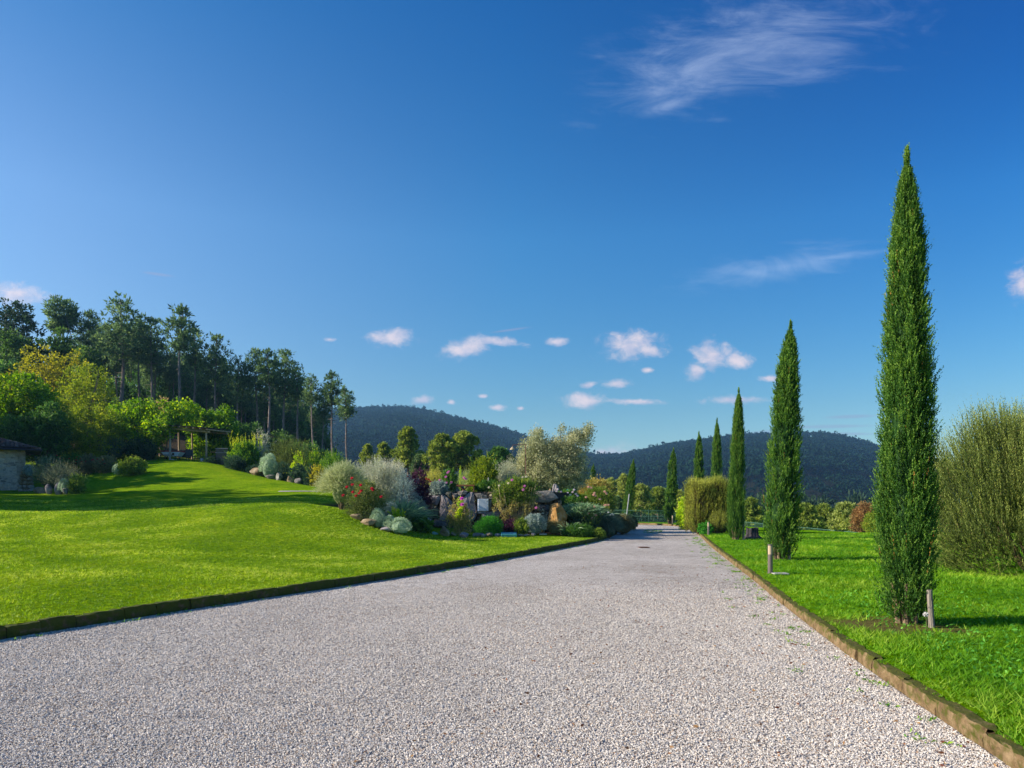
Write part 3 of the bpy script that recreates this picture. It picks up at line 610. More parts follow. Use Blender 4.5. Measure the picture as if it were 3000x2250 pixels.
# shrubs under the forest edge, so the hillside floor reads as undergrowth
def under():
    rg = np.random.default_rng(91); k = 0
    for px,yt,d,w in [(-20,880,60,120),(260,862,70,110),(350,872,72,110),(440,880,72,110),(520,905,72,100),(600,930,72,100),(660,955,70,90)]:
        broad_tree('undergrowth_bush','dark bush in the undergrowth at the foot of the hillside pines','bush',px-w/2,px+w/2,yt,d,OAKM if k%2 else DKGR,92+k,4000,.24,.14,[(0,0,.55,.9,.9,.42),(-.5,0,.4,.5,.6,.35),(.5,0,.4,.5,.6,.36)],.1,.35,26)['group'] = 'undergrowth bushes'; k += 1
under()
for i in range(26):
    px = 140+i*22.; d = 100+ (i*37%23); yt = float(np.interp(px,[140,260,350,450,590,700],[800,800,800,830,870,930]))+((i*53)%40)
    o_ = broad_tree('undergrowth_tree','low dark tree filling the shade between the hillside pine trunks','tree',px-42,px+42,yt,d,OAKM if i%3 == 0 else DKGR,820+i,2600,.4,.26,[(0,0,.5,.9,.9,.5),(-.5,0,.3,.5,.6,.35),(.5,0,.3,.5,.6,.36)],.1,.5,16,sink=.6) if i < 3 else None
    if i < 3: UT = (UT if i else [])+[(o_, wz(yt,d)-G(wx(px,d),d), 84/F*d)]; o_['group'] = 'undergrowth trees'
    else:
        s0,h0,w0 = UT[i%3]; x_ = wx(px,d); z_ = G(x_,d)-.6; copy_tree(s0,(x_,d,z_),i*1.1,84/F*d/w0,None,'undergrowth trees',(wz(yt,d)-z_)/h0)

# ------------------------------------------------------------------ shrubs
def shrub(name, label, cat, x0, x1, ytop, d, mat, seed, style='leaf', n=5000, L=.06, Wd=.03, zb=None, depth=1.0, sink=.04, boxy=1.0, group=None, stems=True, dy=0.0, **k):
    loc, w, h = pl(x0,x1,ytop,d,zb); rg = np.random.default_rng(seed+500); rx, ry = w/2, w/2*depth
    root = thing(name, label, cat, sunk(loc,sink), 0, group); Lf = Leaves(seed)
    def surf(N, lo=-.1, rin=.8):
        U = unit(rg.normal(size=(N,3))); U[:,2] = np.abs(U[:,2])*(1-lo)+lo if lo <= 0 else U[:,2]; U = unit(U)
        q = np.abs(U)**(2/ (2*boxy)) if boxy == 1.0 else None
        if boxy != 1.0: nrm = (np.abs(U)**(2*boxy)).sum(-1)**(1/(2*boxy)); U2 = U/nrm[:,None]
        else: U2 = U
        r = (rin+(1-rin)*rg.random(N))*(1+.17*lumpy(U,np.random.default_rng(seed),3.2))
        return U2*r[:,None]*np.array([rx,ry,h*.55])+np.array([0,0,h*.45]), U
    if style == 'leaf':
        B = [(0,0,h*.5,rx*.82,ry*.82,h*.45),(-rx*.42,0,h*.36,rx*.5,ry*.6,h*.36),(rx*.42,0,h*.38,rx*.5,ry*.6,h*.38),(rx*.1,-ry*.4,h*.3,rx*.6,ry*.5,h*.3),(rx*k.get('tx',.05),0,h*.75,rx*.5,ry*.5,h*.24)]
        nq = int(20+18*w); Pq, Uq = surf(nq,-.1,.8); Lf.shoots(Pq*.9,Uq+np.array([0,0,.9])+rg.normal(size=(nq,3))*.3,h*rg.uniform(.12,.34,nq),9,L*1.1,Wd,.8,.05,.3,.2,1)
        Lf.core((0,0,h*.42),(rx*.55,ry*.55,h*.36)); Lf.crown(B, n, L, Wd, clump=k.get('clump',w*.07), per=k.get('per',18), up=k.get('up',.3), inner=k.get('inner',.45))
    elif style == 'mound':
        Lf.core((0,0,h*.42),(rx*.8,ry*.8,h*.45)); P, U = surf(n, -.3, .80); A = U+rg.normal(size=P.shape)*.35+np.array([0,0,.25]); Lf.put(P, A, L*(.6+.8*rg.random(n)), Wd, rg.random(n))
    elif style in ('spike','feather','strap'):
        m_ = k.get('m',12); N = n//m_; P, U = surf(N, -.15, .55)
        if style == 'spike':
            D = U*k.get('out',.35)+np.array([0,0,1.0])+rg.normal(size=P.shape)*k.get('jit',.16); SL = k.get('sl',.4)*(.6+.7*rg.random(N)); P = P-unit(D)*SL[:,None]*.6
            Lf.core((0,0,h*.40),(rx*.6,ry*.6,h*.36)); Lf.shoots(P, D, SL, m_, L, Wd, k.get('spread',.5), 0, k.get('taper',.5), k.get('r0',0), k.get('r1',1))
        elif style == 'feather':
            D = U*1.0+np.array([0,0,.55])+rg.normal(size=P.shape)*.22; SL = k.get('sl',.5)*(.6+.7*rg.random(N)); P = P*.8+np.array([0,0,h*.06]); 
            Lf.core((0,0,h*.40),(rx*.5,ry*.5,h*.34)); Lf.shoots(P, D, SL, m_, L, Wd, .55, k.get('droop',.35), .6, k.get('r0',0), k.get('r1',1))
        else:
            P0 = np.stack([rg.normal(size=N)*rx*.35, rg.normal(size=N)*ry*.35, np.zeros(N)+.02*h],-1); D = np.stack([rg.normal(size=N)*.42,rg.normal(size=N)*.4,np.ones(N)],-1)+P0/np.array([rx,ry,1])*.8
            t_ = np.linspace(0,1,6); SL = h*1.22*(.6+.5*rg.random(N)); D = unit(D); rv = rg.random(N); sd = unit(np.cross(D, rg.normal(size=(N,3)))); wd = Wd
            for a_ in range(5):
                q0 = P0+D*(SL*t_[a_])[:,None]; q0[:,2] -= .45*SL*t_[a_]**2.2; q1 = P0+D*(SL*t_[a_+1])[:,None]; q1[:,2] -= .45*SL*t_[a_+1]**2.2
                w0 = wd*(1-t_[a_]**2*.9); w1 = wd*(1-t_[a_+1]**2*.9)
                Lf.v.append(np.stack([q0-sd*w0,q0+sd*w0,q1+sd*w1,q1-sd*w1],1).reshape(-1,3)); Lf.r.append(np.repeat(np.clip(rv*.7+.3*t_[a_+1],0,1),4))
    Lf.obj('foliage', mat, root)
    if stems:
        m = MB()
        for i in range(k.get('ns',7)):
            a = rg.uniform(0,6.28); q = rg.uniform(.15,.7); m.tube([(cos(a)*rx*.1,sin(a)*ry*.1,0),(cos(a)*rx*q*.5,sin(a)*ry*q*.5,h*.35),(cos(a)*rx*q,sin(a)*ry*q,h*rg.uniform(.55,.8))],[.022,.015,.007],4,cap=False)
        m.obj('stem', STEMW, root)
    return root, w, h
def flowers(root, pts, mat, r=.05, name='flower'):
    for i,p in enumerate(pts):
        m = MB(); rg = np.random.default_rng(i+int(abs(p[0])*100))
        for ring,(q,t_,n_) in enumerate([(r*.35,1.2,4),(r*.7,.7,6),(r,.25,8)]):
            for j in range(n_):
                a = j/n_*6.28+ring*.4; c0 = np.array([cos(a),sin(a)*1.0,0]); tz = np.array([0,-.5,.85]); e1 = np.cross(tz,c0); b = c0*q*.15; s_ = q*.55
                tipp = c0*q+np.array([0,0,q*t_*.5]); sd = np.array([-sin(a),cos(a),0])*s_
                V = np.array([b-sd*.4,b+sd*.4,tipp+sd*.8,tipp-sd*.8]); m.add(V,[(0,1,2,3)],rg.random())
        m.blob((0,0,r*.2),(r*.45,r*.45,r*.4),i,.2,8); R = np.array(Matrix.Rotation(radians(50),3,'X')); 
        V = np.concatenate(m.v)@R.T; npmesh(name, V, np.concatenate(m.f), mat, np.concatenate(m.r), root, False, p)
def petal(name, a, b, tr=.3): return leafmat(name, a, b, None, tr, 3)
RED = petal('red_petal',(.45,.01,.02),(.75,.03,.05)); PINK = petal('pink_petal',(.6,.12,.35),(.85,.3,.6)); MAG = petal('magenta_petal',(.6,.05,.42),(.8,.15,.6)); SALM = petal('salmon_petal',(.8,.35,.25),(.9,.55,.42)); WHT = petal('white_petal',(.75,.7,.75),(.9,.85,.9)); CREAM = petal('cream_petal',(.8,.6,.4),(.9,.75,.55)); BLUSH = petal('blush_petal',(.75,.5,.6),(.9,.75,.8))

ROSM = leafmat('rosemary_leaf', (.022,.032,.01), (.09,.125,.03), (.27,.31,.08), .3, .8)
ROSMD = leafmat('brown_rosemary_leaf', (.06,.04,.02), (.13,.15,.03), (.40,.42,.08), .35, .8)
ROSB = leafmat('blue_rosemary_leaf', (.03,.055,.04), (.07,.12,.085), (.14,.2,.14), .2, .8)
LAUR = leafmat('laurel_leaf', (.02,.055,.012), (.05,.13,.018), (.24,.36,.04), .35, .8)
LAURY = leafmat('yellow_green_shoot', (.10,.17,.015), (.25,.36,.03), (.42,.5,.06), .4, .8)
SILV = leafmat('silver_leaf', (.20,.21,.14), (.38,.39,.29), (.52,.51,.42), .25, .8)
SILF = leafmat('feathery_silver_green_leaf', (.14,.17,.07), (.30,.34,.17), (.46,.46,.30), .3, .8)
SILB = leafmat('blue_silver_leaf', (.10,.15,.14), (.24,.31,.29), (.5,.55,.5), .2, .8)
SANT = leafmat('santolina_leaf', (.12,.18,.12), (.24,.32,.22), (.38,.44,.32), .2, .8)
GRNY = leafmat('mixed_garden_leaf', (.035,.07,.015), (.11,.17,.03), (.27,.31,.06), .35, 1.0)
GRNM = leafmat('mid_garden_leaf', (.02,.06,.014), (.05,.12,.022), (.13,.22,.04), .3, 1.0)
GRNB = leafmat('cushion_leaf', (.02,.09,.015), (.045,.19,.025), (.10,.28,.04), .3, 1.0)
DARKB = leafmat('dark_shrub_leaf', (.012,.03,.02), (.025,.055,.035), (.06,.10,.05), .2, 1.0)
OLIV = leafmat('olive_leaf', (.11,.12,.06), (.25,.26,.15), (.46,.45,.30), .3, .8)
PURP = leafmat('purple_leaf', (.02,.008,.015), (.06,.02,.04), (.16,.06,.11), .3, 1.0)
BRWN = leafmat('brown_heath_leaf', (.07,.07,.035), (.13,.13,.06), (.22,.2,.10), .2, 1.0)
ORNG = leafmat('orange_tinted_leaf', (.10,.10,.025), (.22,.2,.05), (.36,.24,.10), .35, 1.0)
REDL = leafmat('red_brown_leaf', (.09,.06,.03), (.20,.12,.05), (.32,.22,.09), .35, 1.0)
REDT = leafmat('red_tipped_leaf', (.10,.12,.03), (.28,.26,.08), (.55,.26,.18), .35, 1.0)
GOLD = leafmat('golden_grass_leaf', (.14,.15,.03), (.27,.27,.06), (.42,.38,.10), .35, 1.0)
BLUG = leafmat('blue_green_strap_leaf', (.04,.09,.05), (.11,.19,.10), (.30,.38,.22), .25, 1.0)

# left slope
shrub('rosemary_bush','large blue green rosemary bush beside the stone hut corner','rosemary',66,146,986,40.6,ROSB,50,'spike',9000,.09,.022,sl=.5,out=.5,depth=.8)
shrub('lavender_bush','grey green lavender clump spraying over rocks right of the blue rosemary','lavender',98,172,1003,39.6,leafmat('lavender_leaf',(.06,.075,.05),(.13,.15,.09),(.25,.25,.17)),51,'feather',6500,.09,.016,sl=.7,droop=.15)
shrub('santolina_bush','small pale green tuft on the rock at the lavender foot','shrub',127,151,1033,38.7,SANT,52,'mound',1800,.05,.02,stems=False)
shrub('garden_bush','small yellow tipped bush at the right end of the hut rockery','bush',146,186,1024,38.9,GRNY,53,'leaf',3500,.07,.045)
shrub('santolina_bush','small blue grey tuft above the yellow stone pile by the hut','shrub',52,74,1003,41.3,SILB,54,'mound',1500,.05,.02,zb=G(wx(60,41),41)+.9,stems=False)
for i,(a,b,yt,d) in enumerate([(132,180,978,47.5),(172,214,982,47),(205,250,985,46.6)]):
    r,w,h = shrub('rose_bush',['brownish red flowered bush furthest left in the shady row','middle bush of the shady red flowered row','red flowered bush at the right end of the shady row'][i],'rose bush',a-4,b+4,yt,d,BRWN if i else GRNM,55+i,'leaf',4200,.08,.05,group='red flowered bushes in the shade')
    rg = np.random.default_rng(i); flowers(r,[(rg.uniform(-.4,.4)*w,-.35*w*rg.uniform(.5,1),h*rg.uniform(.5,.9)) for _ in range(7)],RED,.055)
r,w,h = shrub('potentilla_bush','rounded green bush alone on the lawn with yellowish top leaves','bush',256,317,987,44.5,GRNY,60,'leaf',7500,.08,.05)
shrub('santolina_bush','little grey tuft at the left foot of the rounded lawn bush','shrub',243,262,1001,45,SANT,61,'mound',1200,.05,.02,stems=False)
shrub('rosemary_bush','dark upright rosemary in shade below the vine','rosemary',212,276,940,51,ROSB,62,'spike',6000,.1,.022,sl=.5,out=.25)
shrub('hedge_shrub','dark round shrub left of the pergola under the vine','shrub',270,345,946,51.6,DARKB,162,'leaf',7000,.1,.06)
# vine over the pergola
VINE = leafmat('vine_leaf', (.03,.085,.012), (.10,.20,.018), (.36,.42,.05), .4, .6)
def vine():
    d = 53.0; x0 = wx(306,d); z0 = G(x0,d); r = thing('grape_vine','sunlit broad leaved vine sprawling over the left side of the pergola','vine',(x0,d,z0-.05))
    def b(px,py,rx,rz,dd=0,ry=None): return (wx(px,d)-x0, dd, wz(py,d)-z0, rx/F*d, (ry or rx)/F*d, rz/F*d)
    Lf = Leaves(63); Lf.crown([b(262,905,30,35),(b(300,890,34,26)),b(345,885,36,24),b(385,880,30,20,.8),b(390,898,26,14,.3),b(300,930,40,40),b(340,925,34,38,-.4),b(370,922,17,20,-1.3),b(352,920,16,18,-1.3),b(340,940,18,26,-1.0),b(385,934,10,9,-.9),b(280,960,32,24),b(318,965,24,24)],15000,.17,.13,clump=.3,per=16,up=-.1,inner=.5)
    Lf.obj('foliage',VINE,r); m = MB()
    for px in (290,325,352): m.tube([(wx(px,d)-x0,.3,0),(wx(px+6,d)-x0,.3,1.6),(wx(px-5,d)-x0,.1,3.2)],[.06,.05,.03],6)
    m.obj('stem',BARKG,r)
    d2 = 57.0; x1 = wx(455,d2); z1 = G(x1,d2); r = thing('fig_tree','bright yellow green leafy tree behind the right side of the pergola','tree',(x1,d2,z1-.1))
    def b2(px,py,rx,rz): return (wx(px,d2)-x1, 0, wz(py,d2)-z1, rx/F*d2, rx/F*d2, rz/F*d2)
    Lf = Leaves(64); Lf.crown([b2(412,893,20,18),b2(446,903,20,16),b2(486,893,16,18),b2(468,912,14,14),b2(440,925,40,24),b2(480,935,30,30),b2(455,960,46,26)],12000,.2,.15,clump=.34,per=16,up=-.1,inner=.5)
    Lf.obj('crown',VINE,r); m = MB(); m.tube([(0,0,0),(.2,0,1.5),(-.1,0,3)],[.12,.1,.05],6); m.tube([(.1,0,1.2),(1.2,0,2.6),(1.5,0,3.4)],[.08,.05,.03],5); m.obj('trunk',BARKG,r)
vine()
# row right of the pergola
shrub('cherry_laurel','round dark green laurel with tall lime shoots, right of the pergola','laurel',493,566,952,51,LAUR,65,'leaf',11000,.12,.055,depth=.8)
def lime_shoots():
    d = 50.8; x0 = wx(530,d); z0 = G(x0,d); rg = np.random.default_rng(66); N = 42; P = np.stack([rg.uniform(-1.2,1.2,N),rg.uniform(-.7,.7,N),rg.uniform(1.5,2.0,N)],-1)
    Lf = Leaves(66); Lf.shoots(P, np.array([[0,0,1.]])+rg.normal(size=(N,3))*.08, rg.uniform(.6,1.1,N), 14, .13, .05, .6, 0, .4, .5, 1); return Lf, (x0,d,z0)
Lf,lc = lime_shoots(); cl = [o for o in COL.objects if o.name.startswith('cherry_laurel')][0]; tag(Lf.obj('new_shoots', LAURY, cl, loc=(lc[0]-cl.location.x, lc[1]-cl.location.y, lc[2]-cl.location.z)), kind='stuff')
shrub('olive_shrub','pale grey loose shrub behind the lime shooted laurel','shrub',545,590,930,54,SILV,67,'leaf',5000,.1,.05,inner=.8)
shrub('dark_shrub','low dark rounded shrub in front of the lime shooted laurel','shrub',481,532,984,49.8,DARKB,68,'leaf',5000,.07,.04)
shrub('silver_bush','round silver green bush between the laurel and the long rosemary hedge','bush',561,600,981,48.3,SANT,69,'mound',5000,.07,.03)
shrub('rosemary_hedge','long domed rosemary hedge on the slope right of the silver bush','rosemary',570,682,946,50,ROSM,70,'spike',17000,.1,.022,sl=.5,out=.45,depth=.6)
shrub('yellow_shrub','small yellow green shrub poking in front of the rosemary hedge','shrub',627,659,975,46.6,LAURY,71,'leaf',2600,.09,.045,up=.8)
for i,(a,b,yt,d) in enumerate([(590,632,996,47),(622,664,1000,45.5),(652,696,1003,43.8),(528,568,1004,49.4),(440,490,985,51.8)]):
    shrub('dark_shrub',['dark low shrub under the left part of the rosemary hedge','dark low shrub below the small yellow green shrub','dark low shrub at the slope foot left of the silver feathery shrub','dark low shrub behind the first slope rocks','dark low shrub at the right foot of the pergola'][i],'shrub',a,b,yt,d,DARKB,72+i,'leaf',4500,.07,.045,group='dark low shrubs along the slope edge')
shrub('cherry_laurel','bright laurel with upright shoots below the lone last pine','laurel',684,758,976,46,LAUR,80,'spike',8000,.13,.05,sl=.6,out=.15,m=10,spread=.7,r0=.1,depth=.7)
shrub('yellow_shrub','yellow orange low shrub left of the silver feathery shrub','shrub',668,704,1004,43.3,YELL,81,'leaf',2200,.08,.05)
shrub('climbing_bush','yellow green leafy bush at the right end of the rosemary hedge','bush',655,696,970,52,VINE,82,'leaf',3500,.11,.07)
# rocks
def rock(label, x0, x1, ytop, ybot, d, mat, seed, name='rock', cat='rock', group=None, depth=.8, zb=None, planes=9, tall=False, rz=0.0):
    rg = np.random.default_rng(seed); w = (x1-x0)/F*d; h = (ybot-ytop)/F*d; x = wx((x0+x1)/2,d); z = (G(x,d) if zb is None else zb)
    n = 22; m_ = 13; th = np.linspace(0.02,pi-.02,m_); ph = np.arange(n)/n*2*pi; TH,PH = np.meshgrid(th,ph,indexing='ij'); U = np.stack([np.sin(TH)*np.cos(PH),np.sin(TH)*np.sin(PH),np.cos(TH)],-1).reshape(-1,3)
    Nn = unit(rg.normal(size=(planes,3))*np.array([1,1,.7])); dd = rg.uniform(.6,1.0,planes); q = U@Nn.T; r = np.where(q > .05, dd[None]/np.maximum(q,.05), 9).min(1); r = np.minimum(r,1.12)*(1+.035*lumpy(U,rg,5))
    V = U*r[:,None]
    if tall: V[:,:2] *= (1-.62*np.clip((V[:,2:3]+1)/2,0,1)); V[:,0] -= .18*V[:,2]
    V = V/np.abs(V).max(0)*np.array([w/2,w/2*depth,h/2])+np.array([0,0,h/2-.12*h]); V[:,2] += .0
    Fq = [(i*n+j,(i+1)*n+j,(i+1)*n+(j+1)%n,i*n+(j+1)%n) for i in range(m_-1) for j in range(n)]
    o = npmesh(name, V, np.array(Fq), mat, None, None, False, (x,d,z)); o.rotation_euler = (0,0,rz); return tag(o, label, cat, group)
RGREY = stonemat('grey_rock', (.13,.115,.10), (.29,.26,.23), (.46,.42,.37), 2.5, .06); RTAN = stonemat('tan_rock', (.16,.11,.06), (.33,.25,.15), (.5,.42,.3), 2.5, .04)
ROR = stonemat('orange_rock', (.22,.11,.03), (.48,.27,.09), (.58,.48,.38), 2.0, .05); RVIO = stonemat('violet_grey_rock', (.15,.13,.135), (.32,.28,.29), (.46,.42,.41), 2.2, .06)
RDK = stonemat('dark_rock', (.06,.05,.045), (.14,.12,.105), (.26,.23,.2), 2.5, .04, .5); RWH = stonemat('pale_lichen_rock', (.18,.16,.12), (.38,.36,.32), (.55,.53,.5), 5, .03)
for a in [('violet grey upright rock under the lavender, leftmost of two',97,113,1034,1060,39.2,RVIO,1),('larger upright violet grey rock under the lavender clump',118,136,1032,1062,38.9,RVIO,2),('small pale pointed rock beside the upright violet rocks',133,148,1044,1061,38.6,RGREY,3),
  ('low grey rock between the stone pile and blue rosemary',72,104,1042,1058,40,RGREY,4),('long brown rock in the slope edge beneath the lime shooted laurel',537,570,1008,1027,48.6,RTAN,5),('upright pale block rock on the slope edge',595,611,1014,1036,46.6,RWH,6),
  ('flat low rock left of the upright pale block',573,597,1023,1034,47.2,RGREY,7),('brown rock on the slope edge below the rosemary hedge',618,636,1025,1043,45.2,RTAN,8),('small dark rock right of the brown slope rock',636,652,1030,1045,44.4,RGREY,9),
  ('small rock behind the long brown slope rock',560,576,1008,1020,49.4,RGREY,110)]:
    rock(a[0],*a[1:6],a[6],a[7])
def stone_pile():
    r = thing('stone_pile','pile of yellowish squared stones against the hut corner','stone pile',(wx(57,41.4),41.4,G(wx(57,41.4),41.4)-.1)); rg = np.random.default_rng(9); z = 0
    for row in range(7):
        n_ = 3 if row < 5 else 2; wtot = .85-row*.05; hh = rg.uniform(.16,.26)
        for i in range(n_):
            m = MB(); m.blob(((i+.5)/n_*wtot-wtot/2+rg.uniform(-.02,.02), rg.uniform(-.06,.06), z+hh/2),(wtot/n_*.56,.24,hh*.58),row*9+i,.18,10); m.obj('stone', RTAN if row > 1 else RWH, r)
        z += hh*.92
stone_pile()

# ------------------------------------------------------------------ stone hut
def hut():
    d = 42.0; xr = wx(54,d); xl = -37.5; zb = 2.2; ze = wz(972,d); r = thing('stone_hut','small rubble stone hut with brown tiled roof at the left edge','hut',(xr,d,zb),.62)
    t = NT('rubble_wall'); p = t.pos(); mp = t.n('ShaderNodeMapping'); t.l(p, mp.inputs[0]); mp.inputs['Scale'].default_value = (1,1,2.1)
    e = t.vor(3.6,'DISTANCE_TO_EDGE','Distance',mp.outputs[0]); c_ = t.n('ShaderNodeTexVoronoi'); t.setin(c_,'Scale',3.6); t.l(mp.outputs[0], c_.inputs['Vector']); s1 = t.n('ShaderNodeSeparateColor'); t.l(c_.outputs['Color'], s1.inputs[0])
    col = t.ramp(s1.outputs[0], [(0,(.22,.2,.19)),(.4,(.46,.43,.39)),(.7,(.6,.55,.47)),(1,(.5,.39,.27))]); col = t.mix(t.ramp(e,[(.03,(1,1,1)),(.12,(0,0,0))]), col, (.50,.46,.40)); n = t.noise(14,4,.6,p)
    col = t.mix(1.0, col, t.ramp(n,[(.3,(.75,.75,.75)),(.7,(1.1,1.1,1.1))]),'MULTIPLY'); wm = t.out(t.prin(col,.95,t.bump(t.math('ADD',t.math('MINIMUM',e,.15),t.math('MULTIPLY',n,.08)),.12),0,.1))
    m = MB(); L = xr-xl; m.box((-L/2,2.3,(ze-zb)/2),(L,4.6,ze-zb)); m.obj('wall', wm, r)
    # corner quoins
    m = MB(); rg = np.random.default_rng(4); z = .05
    while z < ze-zb-.25:
        hh = rg.uniform(.18,.3); ww = rg.uniform(.3,.55); m.box((-ww/2+.02,.15-.02,z+hh/2),(ww,.34,hh-.015)); z += hh
    m.obj('quoin', stonemat('quoin_stone',(.2,.17,.13),(.38,.34,.28),(.5,.45,.38),4,.02), r)
    # hip roof with tile rows
    ex, ey, ridge_y, rise = .75, .65, 2.3, 1.25; e0 = ze-zb+.02; sl_ = rise/(ridge_y+ey); rf = MB(); hipx = -3.3
    A = (ex,-ey,e0); B = (-L-.5,-ey,e0); C_ = (-L-.5,ridge_y,e0+rise); D_ = (hipx,ridge_y,e0+rise); E = (ex,ridge_y*2+ey,e0); E2 = (-L-.5,ridge_y*2+ey,e0)
    rf.add([A,B,C_,D_,E,E2,(0,0,0)], [(0,3,2,1),(3,4,5,2)]); V = np.array([A,E,D_,((A[0]+E[0])/2,(A[1]+E[1])/2,e0)]); rf.add(V,[(0,3,1,2)])
    rfo = rf.obj('roof', plain('roof_board',(.12,.08,.06)), r)
    tm = NT('roof_tile'); col = tm.ramp(tm.attr(),[(0,(.12,.075,.06)),(.5,(.24,.14,.105)),(.85,(.34,.21,.16)),(1,(.42,.36,.3))]); nn = tm.noise(9,4,.6,tm.pos()); col = tm.mix(1.0,col,tm.ramp(nn,[(.3,(.6,.6,.6)),(.7,(1.15,1.15,1.15))]),'MULTIPLY'); TILE = tm.out(tm.prin(col,.9,None,0,.1))
    T = MB(); x = ex-.1
    while x > -L-.4:
        run = (ridge_y+ey) if x < hipx else (ridge_y+ey)*(ex-x)/(ex-hipx); y = 0; k = 0
        while y < run-.05:
            l_ = min(.36, run-y+.04); a = np.linspace(0,pi,6); r0_ = .115; V = []
            for q in (0,1):
                yy_ = -ey-.04+y+q*l_; zz_ = e0+(y+q*l_)*sl_+.055-(q*.03); rr = r0_*(1-.18*q)
                V += [(x+rr*cos(b)+rg.uniform(-.004,.004), yy_, zz_+rr*.75*sin(b)) for b in a]
            T.add(V, [(j,6+j,7+j,j+1) for j in range(5)], rg.random()); y += .30; k += 1
        x -= .215
    y = -ey+.1
    while y < ridge_y*2+ey:                           # right hip slope
        f = 1-abs(y-ridge_y)/(ridge_y+ey); run = f*(ex-hipx); q0 = 0; s2 = rise/(ex-hipx)
        while q0 < run-.05:
            l_ = min(.36, run-q0+.04); a = np.linspace(0,pi,6); V = []
            for q in (0,1):
                xx = ex+.04-(q0+q*l_); rr = .115*(1-.18*q); zz_ = e0+(q0+q*l_)*s2+.055-q*.03; V += [(xx, y+rr*cos(b), zz_+rr*.75*sin(b)) for b in a]
            T.add(V, [(j,j+1,7+j,6+j) for j in range(5)], rg.random()); q0 += .30
        y += .215
    T.tube([A,D_],[.11,.11],8,.7); T.tube([D_,C_],[.12,.12],8,.7); T.obj('roof_tile', TILE, rfo)
    g = MB(); g.tube([(-L-.5,-ey-.08,e0-.02),(ex+.02,-ey-.08,e0-.04)],.06,8); g.tube([(ex+.06,-ey,e0-.04),(ex+.06,ridge_y*2,e0-.04)],.06,8); g.obj('gutter', plain('dark_gutter',(.06,.05,.06),.5,.4), r)
    w = MB(); xw = wx(-8,d)-xr; w.box((xw,-.03,wz(1002,d)-zb),(.62,.06,.72)); fr = w.obj('window', plain('grey_green_shutter',(.10,.14,.13)), r)
    w = MB(); 
    for q in (-.15,.15): w.box((xw+q,-.075,wz(1002,d)-zb),(.24,.03,.6))
    w.obj('pane', plain('dark_glass',(.02,.03,.03),.15), fr)
    b = thing('flower_basket','dark iron hanging basket with red flowers on the hut wall','basket',(wx(7,d-.2),d-.25,wz(1022,d)))
    q = MB(); q.lathe((0,0,0),[(.02,-.02),(.12,.0),(.2,.1),(.26,.22),(.25,.22),(.18,.1)],14); q.obj('basket_bowl', plain('dark_iron',(.03,.018,.018),.7), b)
    q = MB()
    for s_ in (.0,.14): q.tube([(s_,.2,.15),(s_+.02,.08,.45),(s_+.12,-.02,.6),(s_+.24,-.04,.6)],.014,5)
    q.obj('bracket', plain('rusty_iron',(.10,.03,.025),.7), b); Lf = Leaves(3); Lf.crown([(0,0,.25,.24,.2,.1)],500,.06,.04,.05,8); Lf.obj('plant', GRNM, b)
    flowers(b,[(.2,-.1,.2),(.12,-.15,.28),(-.1,-.15,.3),(.24,-.05,.13)],RED,.06)
hut()

